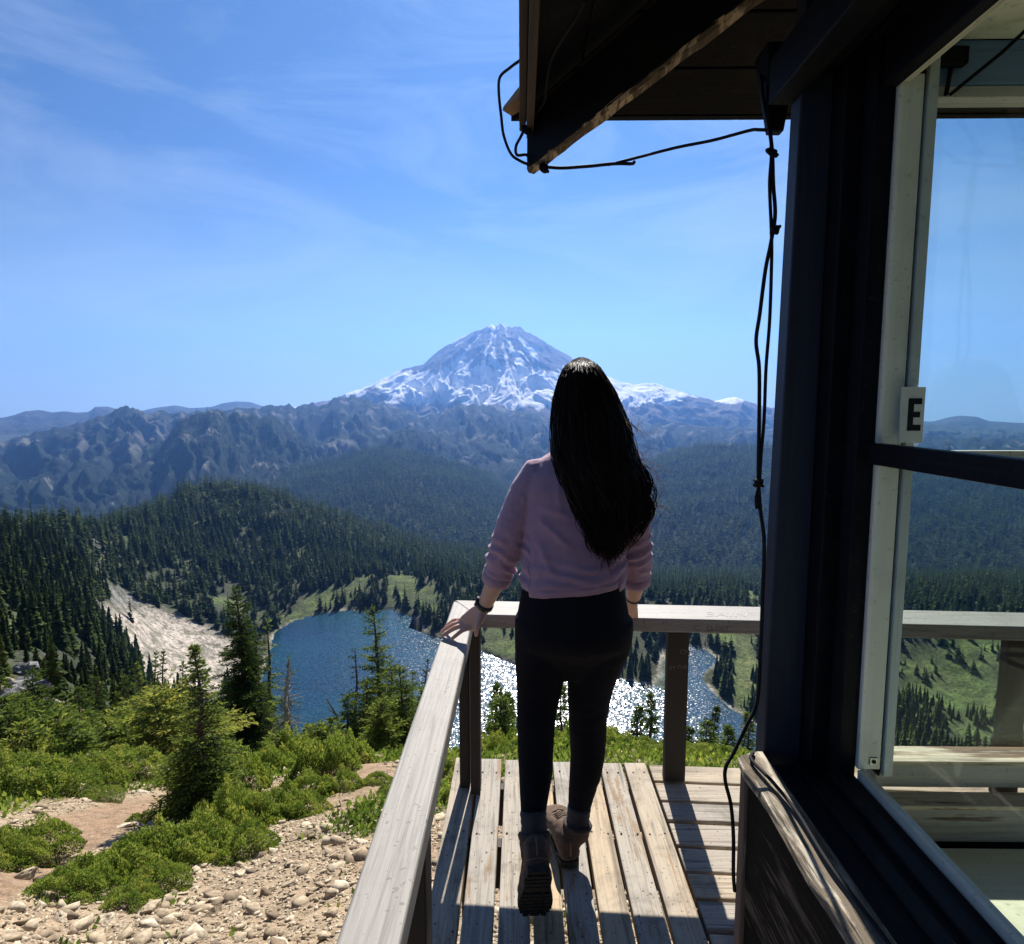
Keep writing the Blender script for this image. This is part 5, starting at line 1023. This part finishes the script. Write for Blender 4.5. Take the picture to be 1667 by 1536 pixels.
# --- boots: heel at the origin, toe along +y
def boot(M, Ank, shin, label):
    e = None; b = MB()
    prof = [(-.012, .026, .020, .085), (.0, .034, .010, .105), (.03, .038, .010, .115), (.07, .039, .010, .112), (.11, .041, .010, .092), (.15, .046, .010, .072), (.19, .050, .010, .062), (.225, .046, .011, .054), (.25, .033, .013, .042), (.262, .016, .018, .032)]; rings = []
    for y, hw, z0, z1 in prof:
        zc, rz = (z0+z1)/2, (z1-z0)/2; rings.append([M @ Vector((hw*math.copysign(abs(math.cos(t))**.75, math.cos(t)), y, zc+rz*math.copysign(abs(math.sin(t))**.75, math.sin(t)))) for t in np.linspace(0, 2*math.pi, 20, endpoint=False)])
    b.loft(rings); a0 = M @ Vector((0, .035, .06)); b.tube([a0, a0.lerp(Ank, .5), Ank, Ank+shin*.02], [(.040, .044), (.040, .044), (.044, .046), (.043, .045)], 18)
    bo = remesh(b, 'boot', M_BOOT, pr, .004, 3, lambda V, N: V+N*(fbm(V[:, 0]*30, V[:, 2]*30+V[:, 1]*25, 3)*.002)[:, None])
    b = MB(); b.tube([Ank+shin*.012, Ank+shin*.024, Ank+shin*.030], [(.046, .048), (.049, .051), (.045, .047)], 20); b.build('collar', plain('boot_collar', (.05, .04, .034), .85, .3, 60), bo, True)
    # sole: outline slab with lugs
    out = [(-.014, .016), (-.008, .030), (.03, .039), (.08, .038), (.12, .042), (.17, .050), (.205, .050), (.235, .042), (.256, .026), (.266, .008)]
    loop = [(hw, y) for y, hw in out]+[(-hw, y) for y, hw in out[::-1]]; b = MB()
    b.loft([[M @ Vector((x, y, z)) for x, y in loop] for z in (-.002, .018)]); 
    for y in np.arange(.0, .25, .022):
        if .085 < y < .105: continue
        hw = np.interp(y, [o_[0] for o_ in out], [o_[1] for o_ in out])
        for s0, s1 in ((-.95, -.5), (-.36, .36), (.5, .95)): b.hexa([M @ Vector(p) for p in ((s0*hw, y, -.0085), (s1*hw, y, -.0085), (s1*hw, y+.013, -.0085), (s0*hw, y+.013, -.0085), (s0*hw, y, -.0025), (s1*hw, y, -.0025), (s1*hw, y+.013, -.0025), (s0*hw, y+.013, -.0025))])
    b.build('sole', M_SOLE, bo, bevel=.0015); b = MB()
    b.tube([M @ Vector((x, y, z)) for x, y, z in ((-.0385, .02, .03), (-.030, -.006, .032), (0, -.0175, .033), (.030, -.006, .032), (.0385, .02, .03))], .0018, 6); b.tube([M @ Vector((0, -.0165, .04)), M @ Vector((0, -.0125, .09))], [.0035, .003], 6)
    for k in range(5): y = .085+.022*k; z = np.interp(y, [.07, .11, .15, .19], [.115, .095, .075, .065]); b.tube([M @ Vector((-.024, y, z-.006)), M @ Vector((0, y+.006, z+.003)), M @ Vector((.024, y+.012, z-.008))], .0024, 6)
    b.build('laces', M_LACE, bo, True); return bo
ML = Matrix.Translation((.052, 1.565, .236)) @ Euler((R(-61), 0, R(4))).to_matrix().to_4x4() @ Matrix.Translation((0, 0, .0085)); MR = Matrix.Translation((.163, 1.905, .0088)) @ Euler((0, 0, R(9))).to_matrix().to_4x4()
lpt, _ = leg_pts(LL); rpt, _ = leg_pts(RL); la = lpt[-1]; ra = rpt[-1]
boot(ML, la, (lpt[-2]-lpt[-1]).normalized(), ''); boot(MR, ra, (rpt[-2]-rpt[-1]).normalized(), '')
for pts, a in ((lpt, la), (rpt, ra)):
    b = MB(); d_ = (pts[-2]-pts[-1]).normalized(); rr_s = [.036, .035, .0355, .037, .0365, .0385, .0365, .0385, .037, .0395, .037]
    b.tube([a+d_*(.0+.0095*k-.01) for k in range(11)], rr_s, 20); b.build('sock', M_SOCK, pr, True)
# --- watch on the left wrist, thin bracelet on the right
def band(W_, d_, r, w, th, name, mat):
    b = MB(); a = d_.cross(Vector((0, 1, 0))).normalized(); c = d_.cross(a); n = 32; rings = []
    for i in range(n+1):
        t = 2*math.pi*i/n; e = a*math.cos(t)+c*math.sin(t); rings.append([W_+e*(r+o)+d_*s for o, s in ((0, -w), (th, -w*.8), (th, w*.8), (0, w))])
    b.loft(rings, cap=False); return b.build(name, mat, pr, True)
dl = (LW-LA[-1]).normalized(); wc = LW-dl*.010; wb = band(wc, dl, .0255, .009, .0035, 'watch', M_WATCH)
b = MB(); e = Vector((-.85, .1, .35)).normalized(); e = (e-dl*e.dot(dl)).normalized(); f_ = dl.cross(e); cc = wc+e*.0285; rings = []
for hgt in (-.003, .005, .006): rings.append([cc+e*hgt+(dl*math.cos(t)*.017+f_*math.sin(t)*.016)*(1 if hgt < .0055 else .85) for t in np.linspace(0, 2*math.pi, 20, endpoint=False)])
b.loft(rings); b.build('watch_case', M_WATCH, wb, bevel=.001)
dr_ = (RW-RA[-1]).normalized(); band(RW-dr_*.004, dr_, .0245, .003, .002, 'bracelet', M_WATCH)
# --- hair
HR = [(582, 943, 951, 2.0, .012), (584, 936, 958, 2.0, .035), (587, 929, 965, 1.997, .06), (592, 922, 972, 1.995, .078), (600, 916, 978, 1.99, .092), (616, 909, 989, 1.985, .108), (640, 903, 1004, 1.978, .118), (665, 899, 1014, 1.968, .118), (690, 897, 1023, 1.955, .115), (715, 897, 1029, 1.935, .108), (740, 899, 1034, 1.91, .098), (760, 905, 1043, 1.89, .085), (780, 913, 1050, 1.87, .072), (800, 923, 1051, 1.86, .064), (820, 931, 1051, 1.852, .060), (840, 940, 1044, 1.846, .056), (860, 949, 1031, 1.842, .050), (880, 959, 1024, 1.84, .042), (895, 966, 1017, 1.84, .034), (906, 972, 1006, 1.838, .024)]
hy = np.array([h[0] for h in HR], float)
def hair_pt(t, u, depth):       # t row 0..1, u -1..1 across, depth 1 = outer surface
    y = 582+t*328; L = np.interp(y, hy, [h[1] for h in HR]); Rr = np.interp(y, hy, [h[2] for h in HR]); cy = np.interp(y, hy, [h[3] for h in HR]); ry = np.interp(y, hy, [h[4] for h in HR])
    x = (L+Rr)/2+u*(Rr-L)/2; Y = cy-ry*math.sqrt(max(0, 1-u*u))*depth; p = at_y(x, y, Y); return p
def hair_mat():
    t = NT('dark_hair'); n_ = t.noise(t.pos((220, 220, 14)), 1.0, 4, .6); c = t.mix((.004, .003, .003), (.026, .014, .010), t.ramp(n_, [(.35, 0.), (.75, 1.)])); p = t.princ(c, .42, t.bump(n_, .5, .003), .07); return t.done(p)
M_HAIR = hair_mat(); b = MB(); rings = []
for i in range(34):
    t = i/33; ring = []; y = 582+t*328
    L = np.interp(y, hy, [h[1] for h in HR]); Rr = np.interp(y, hy, [h[2] for h in HR]); cy = np.interp(y, hy, [h[3] for h in HR]); ry = np.interp(y, hy, [h[4] for h in HR])
    for j in range(40):
        a = 2*math.pi*j/40; ring.append(at_y((L+Rr)/2+math.cos(a)*(Rr-L)/2*(.96-.40*max(0, t-.40)), y+2-40*max(0, t-.6), cy+math.sin(a)*ry*.95*(1 if math.sin(a) < 0 else (1 if t < .3 else .6))))
    rings.append(ring)
b.loft(rings); hair = b.build('hair', M_HAIR, pr, True); me = hair.data
for v in me.vertices:
    p = v.co; k = ridged(np.array([p.x*26+p.z*4]), np.array([p.z*3.0]), 3)[0]; v.co += Vector((0, -1, 0))*(k-.4)*.008*(1 if p.z < 1.55 else .4)
hs = np.random.default_rng(17); b = MB()
for s in range(620):
    u0 = hs.uniform(-1, 1); t1 = min(1.0, .70+.34*hs.random()+.02*u0) if hs.random() < .8 else .5+.3*hs.random(); t0 = .0+.25*hs.random()**2; dep = 1.0+hs.normal(0, .035); ph = hs.random()*6.28; am = .005+.010*hs.random(); fr = 9+5*hs.random(); pts = []
    n = 22; du = hs.normal(0, .08)
    for i in range(n):
        t = t0+(t1-t0)*i/(n-1); g = max(0, t-.35)/.65; p = hair_pt(t, max(-1.03, min(1.03, u0+du*t+.03*math.sin(fr*t+ph))), dep); pts.append(p+Vector((math.sin(fr*2.2*t+ph)*am*g*1.8, math.cos(fr*1.7*t+ph)*am*.8*g, 0)))
    r0 = .0013+.0013*hs.random(); b.tube(pts, [r0*(1 if i < n-5 else (n-i)/6) for i in range(n)], 3)
b.build('hair_strands', M_HAIR, hair, True)
# thick wavy locks: they carry the outline of the lower hair
b = MB()
for s_ in range(78):
    u0 = -1.0+2.0*(s_+hs.random())/78; t0 = .22+.2*hs.random(); t1 = (.80+.20*hs.random()) if u0 > -.2 else .86+.13*hs.random(); ph = u0*4+hs.normal(0, .7); wl = 17+6*hs.random(); am = .006+.010*hs.random(); pts = []; n = 44
    for i in range(n):
        f = i/(n-1); t = t0+(t1-t0)*f; g = max(0, (t-.38)/.62)**1.2; uu = u0*(1-.10*g); p = hair_pt(min(t, 1), uu, 1.0); pts.append(p+Vector((math.sin(wl*t+ph)*am*g*2.0, -.004-math.cos(wl*t+ph)*am*.7*g, 0)))
    rw = .0055+.004*hs.random(); rad = [(rw*min(1, i/6+.15)*(1 if i < n-14 else ((n-i)/15)**.8)+.0003)*(1-.25*(i/n)) for i in range(n)]
    b.tube(pts, rad, 6)
    for q in range(9):          # hairs laid over each lock
        o_ = Vector(hs.normal(0, .0045, 3)); k0 = int(hs.integers(0, 8)); pp = [p+o_*(1+.8*math.sin(i*.25+q)) for i, p in enumerate(pts)][k0:]; b.tube(pp, [.0011 if i < len(pp)-5 else .0011*(len(pp)-i)/6 for i in range(len(pp))], 3)
for s_ in range(60):            # curls escaping on the right
    u0 = .80+.24*hs.random(); t0 = .42+.15*hs.random(); t1 = .76+.2*hs.random(); ph = hs.normal(1.0, 1.2); pts = []
    for i in range(34):
        t = t0+(t1-t0)*i/33; g = float(sstep(t0, .70, t)); p = hair_pt(t, min(1.0, u0), .9); pts.append(p+Vector((math.sin(24*t+ph)*.016*g+.022*g, math.cos(24*t+ph)*.012*g, 0)))
    b.tube(pts, [.0016 if i < 26 else .0016*(34-i)/8 for i in range(34)], 3)
for s_ in range(90):            # wispy ends
    u0 = hs.uniform(-.8, .9); pts = []; ph = hs.random()*6.28; t1 = .95+.12*hs.random()
    for i in range(18):
        t = .72+(t1-.72)*i/17; p = hair_pt(min(t, 1.0), u0*.95, 1.05); pts.append(p+Vector((math.sin(18*t+ph)*.012, -.004, -(max(0, t-1.0))*.6)))
    b.tube(pts, [.0015*(1-i/18)+.0003 for i in range(18)], 3)
b.build('hair_locks', M_HAIR, hair, True)
t = NT('fly_away_hair'); p_ = t.princ((.06, .03, .02), .4, None, .5); tr_ = t.n('ShaderNodeBsdfTranslucent'); tr_.inputs['Color'].default_value = (.42, .31, .25, 1); mx_ = t.n('ShaderNodeMixShader'); mx_.inputs[0].default_value = .5; t.l(p_.outputs[0], mx_.inputs[1]); t.l(tr_.outputs[0], mx_.inputs[2]); M_FLY = t.done(mx_)
b = MB()
for s in range(55):
    py_ = hs.uniform(690, 850); y0 = float(py_); xr = np.interp(y0, hy, [h[2] for h in HR]); ln = hs.gamma(2, 9)+6; c = at_y(xr-6, y0-10, 1.88); m = at_y(xr+ln*.5, y0+hs.normal(2, 6), 1.88); e = at_y(xr+ln, y0+hs.normal(6, 12), 1.89); b.tube(spline([c, m, e], 10), .0007, 3)
for s in range(120):
    u0 = hs.uniform(-1, 1); t0 = hs.uniform(0, .5); p0 = hair_pt(t0, u0, 1.0); d_ = Vector((u0*.8+hs.normal(0, .5), -.3, .5 if t0 < .1 else -.2)); b.tube(spline([p0, p0+d_*.006+Vector((0, 0, -.01)), p0+d_*.010+Vector((u0*.004, 0, -.035 if t0 > .05 else -.012))], 8), .00045, 3)
for s in range(70):
    u0 = hs.uniform(-.75, .85); p0 = hair_pt(.0+.02*hs.random(), u0, .6); e = hair_pt(.10+.06*hs.random(), u0*1.02, 1.03); b.tube(spline([p0+Vector((0, .02, .004)), p0.lerp(e, .5)+Vector((0, -.015, .006)), e], 9), .0006, 3)
b.build('loose_strands', M_FLY, hair, True)
# ================================================================ CAMERA, LIGHT, AIR
cd = bpy.data.cameras.new('camera'); cam = bpy.data.objects.new('camera', cd); COL.objects.link(cam)
cam.location = (0, 0, CH); cam.rotation_euler = (R(90)-PITCH, 0, YAW); cd.sensor_width = 36; cd.lens = FPX/1667*36; cd.clip_start = .02; cd.clip_end = 200000
SC.camera = cam
SUN_EL, SUN_AZ = R(40.5), R(4.2)
ld_ = bpy.data.lights.new('sun', 'SUN'); ld_.energy = 5.0; ld_.angle = R(.53); ld_.color = (1, .95, .87)
sun = bpy.data.objects.new('sun', ld_); COL.objects.link(sun)
sd = Vector((math.sin(SUN_AZ)*math.cos(SUN_EL), math.cos(SUN_AZ)*math.cos(SUN_EL), math.sin(SUN_EL)))
sun.rotation_euler = sd.to_track_quat('Z', 'Y').to_euler()
w = bpy.data.worlds.new('World'); SC.world = w; w.use_nodes = True; nt = w.node_tree; nt.nodes.clear()
out = nt.nodes.new('ShaderNodeOutputWorld'); bg = nt.nodes.new('ShaderNodeBackground'); sky = nt.nodes.new('ShaderNodeTexSky')
sky.sky_type = 'NISHITA'; sky.sun_disc = False; sky.sun_elevation = SUN_EL; sky.sun_rotation = SUN_AZ
sky.air_density = 1.0; sky.dust_density = .25; sky.ozone_density = 3.0; sky.altitude = 1800
tc = nt.nodes.new('ShaderNodeTexCoord'); mp = nt.nodes.new('ShaderNodeMapping'); mp.inputs['Scale'].default_value = (1.6, 1.0, 5.5); mp.inputs['Location'].default_value = (1.3, .4, 2.2); mp.inputs['Rotation'].default_value = (0, R(-24), R(20))
nt.links.new(tc.outputs['Generated'], mp.inputs['Vector'])
nz = nt.nodes.new('ShaderNodeTexNoise'); nz.inputs['Scale'].default_value = 1.7; nz.inputs['Detail'].default_value = 9; nz.inputs['Roughness'].default_value = .62; nz.inputs['Distortion'].default_value = .9
nt.links.new(mp.outputs[0], nz.inputs['Vector'])
rp = nt.nodes.new('ShaderNodeValToRGB'); rp.color_ramp.elements[0].position = .44; rp.color_ramp.elements[0].color = (0, 0, 0, 1); rp.color_ramp.elements[1].position = .85; rp.color_ramp.elements[1].color = (.40, .40, .40, 1)
nt.links.new(nz.outputs['Fac'], rp.inputs['Fac'])
mx = nt.nodes.new('ShaderNodeMix'); mx.data_type = 'RGBA'; nt.links.new(rp.outputs[0], mx.inputs[0]); mx.inputs[7].default_value = (6.2, 7.2, 8.4, 1)
tint = nt.nodes.new('ShaderNodeMix'); tint.data_type = 'RGBA'; tint.blend_type = 'MULTIPLY'; tint.inputs[0].default_value = 1; tint.inputs[7].default_value = (.47, .62, .78, 1)
nt.links.new(sky.outputs[0], tint.inputs[6]); nt.links.new(tint.outputs[2], mx.inputs[6])
sx = nt.nodes.new('ShaderNodeSeparateXYZ'); nt.links.new(tc.outputs['Generated'], sx.inputs[0])
hr = nt.nodes.new('ShaderNodeValToRGB'); hr.color_ramp.elements[0].position = .0; hr.color_ramp.elements[0].color = (.62, .62, .62, 1); hr.color_ramp.elements[1].position = .34; hr.color_ramp.elements[1].color = (0, 0, 0, 1); hr.color_ramp.interpolation = 'EASE'; nt.links.new(sx.outputs['Z'], hr.inputs['Fac'])
hm2 = nt.nodes.new('ShaderNodeMix'); hm2.data_type = 'RGBA'; nt.links.new(hr.outputs[0], hm2.inputs[0]); nt.links.new(mx.outputs[2], hm2.inputs[6]); hm2.inputs[7].default_value = (5.6, 7.2, 8.6, 1)
nt.links.new(hm2.outputs[2], bg.inputs['Color']); bg.inputs['Strength'].default_value = .05; nt.links.new(bg.outputs[0], out.inputs[0])
# the air: one closed box of thin haze
me = bpy.data.meshes.new('haze'); bmh = bmesh.new(); bmesh.ops.create_cube(bmh, size=1); bmh.to_mesh(me); bmh.free()
hz = bpy.data.objects.new('haze', me); COL.objects.link(hz); hz.scale = (21400, 21400, 1660); hz.location = (0, 0, -450+830)
hm = bpy.data.materials.new('haze_air'); hm.use_nodes = True; hm.node_tree.nodes.clear(); ho = hm.node_tree.nodes.new('ShaderNodeOutputMaterial'); hv = hm.node_tree.nodes.new('ShaderNodeVolumePrincipled')
hv.inputs['Color'].default_value = (.17, .40, 1.0, 1); hv.inputs['Density'].default_value = 6.8e-5; hv.inputs['Anisotropy'].default_value = .5
hm.node_tree.links.new(hv.outputs[0], ho.inputs['Volume']); me.materials.append(hm); tag(hz, kind='stuff')
hz['label'] = 'thin blue haze in the air over the valleys'; hz['category'] = 'haze'
SC.view_settings.view_transform = 'Standard'; SC.view_settings.look = 'None'; SC.view_settings.exposure = 1.05; SC.view_settings.gamma = 1
cy = SC.cycles; cy.max_bounces = 8; cy.diffuse_bounces = 3; cy.glossy_bounces = 3; cy.transmission_bounces = 4; cy.transparent_max_bounces = 12; cy.volume_bounces = 0
cy.use_denoising = True; cy.sample_clamp_indirect = 6; cy.caustics_reflective = False; cy.caustics_refractive = False
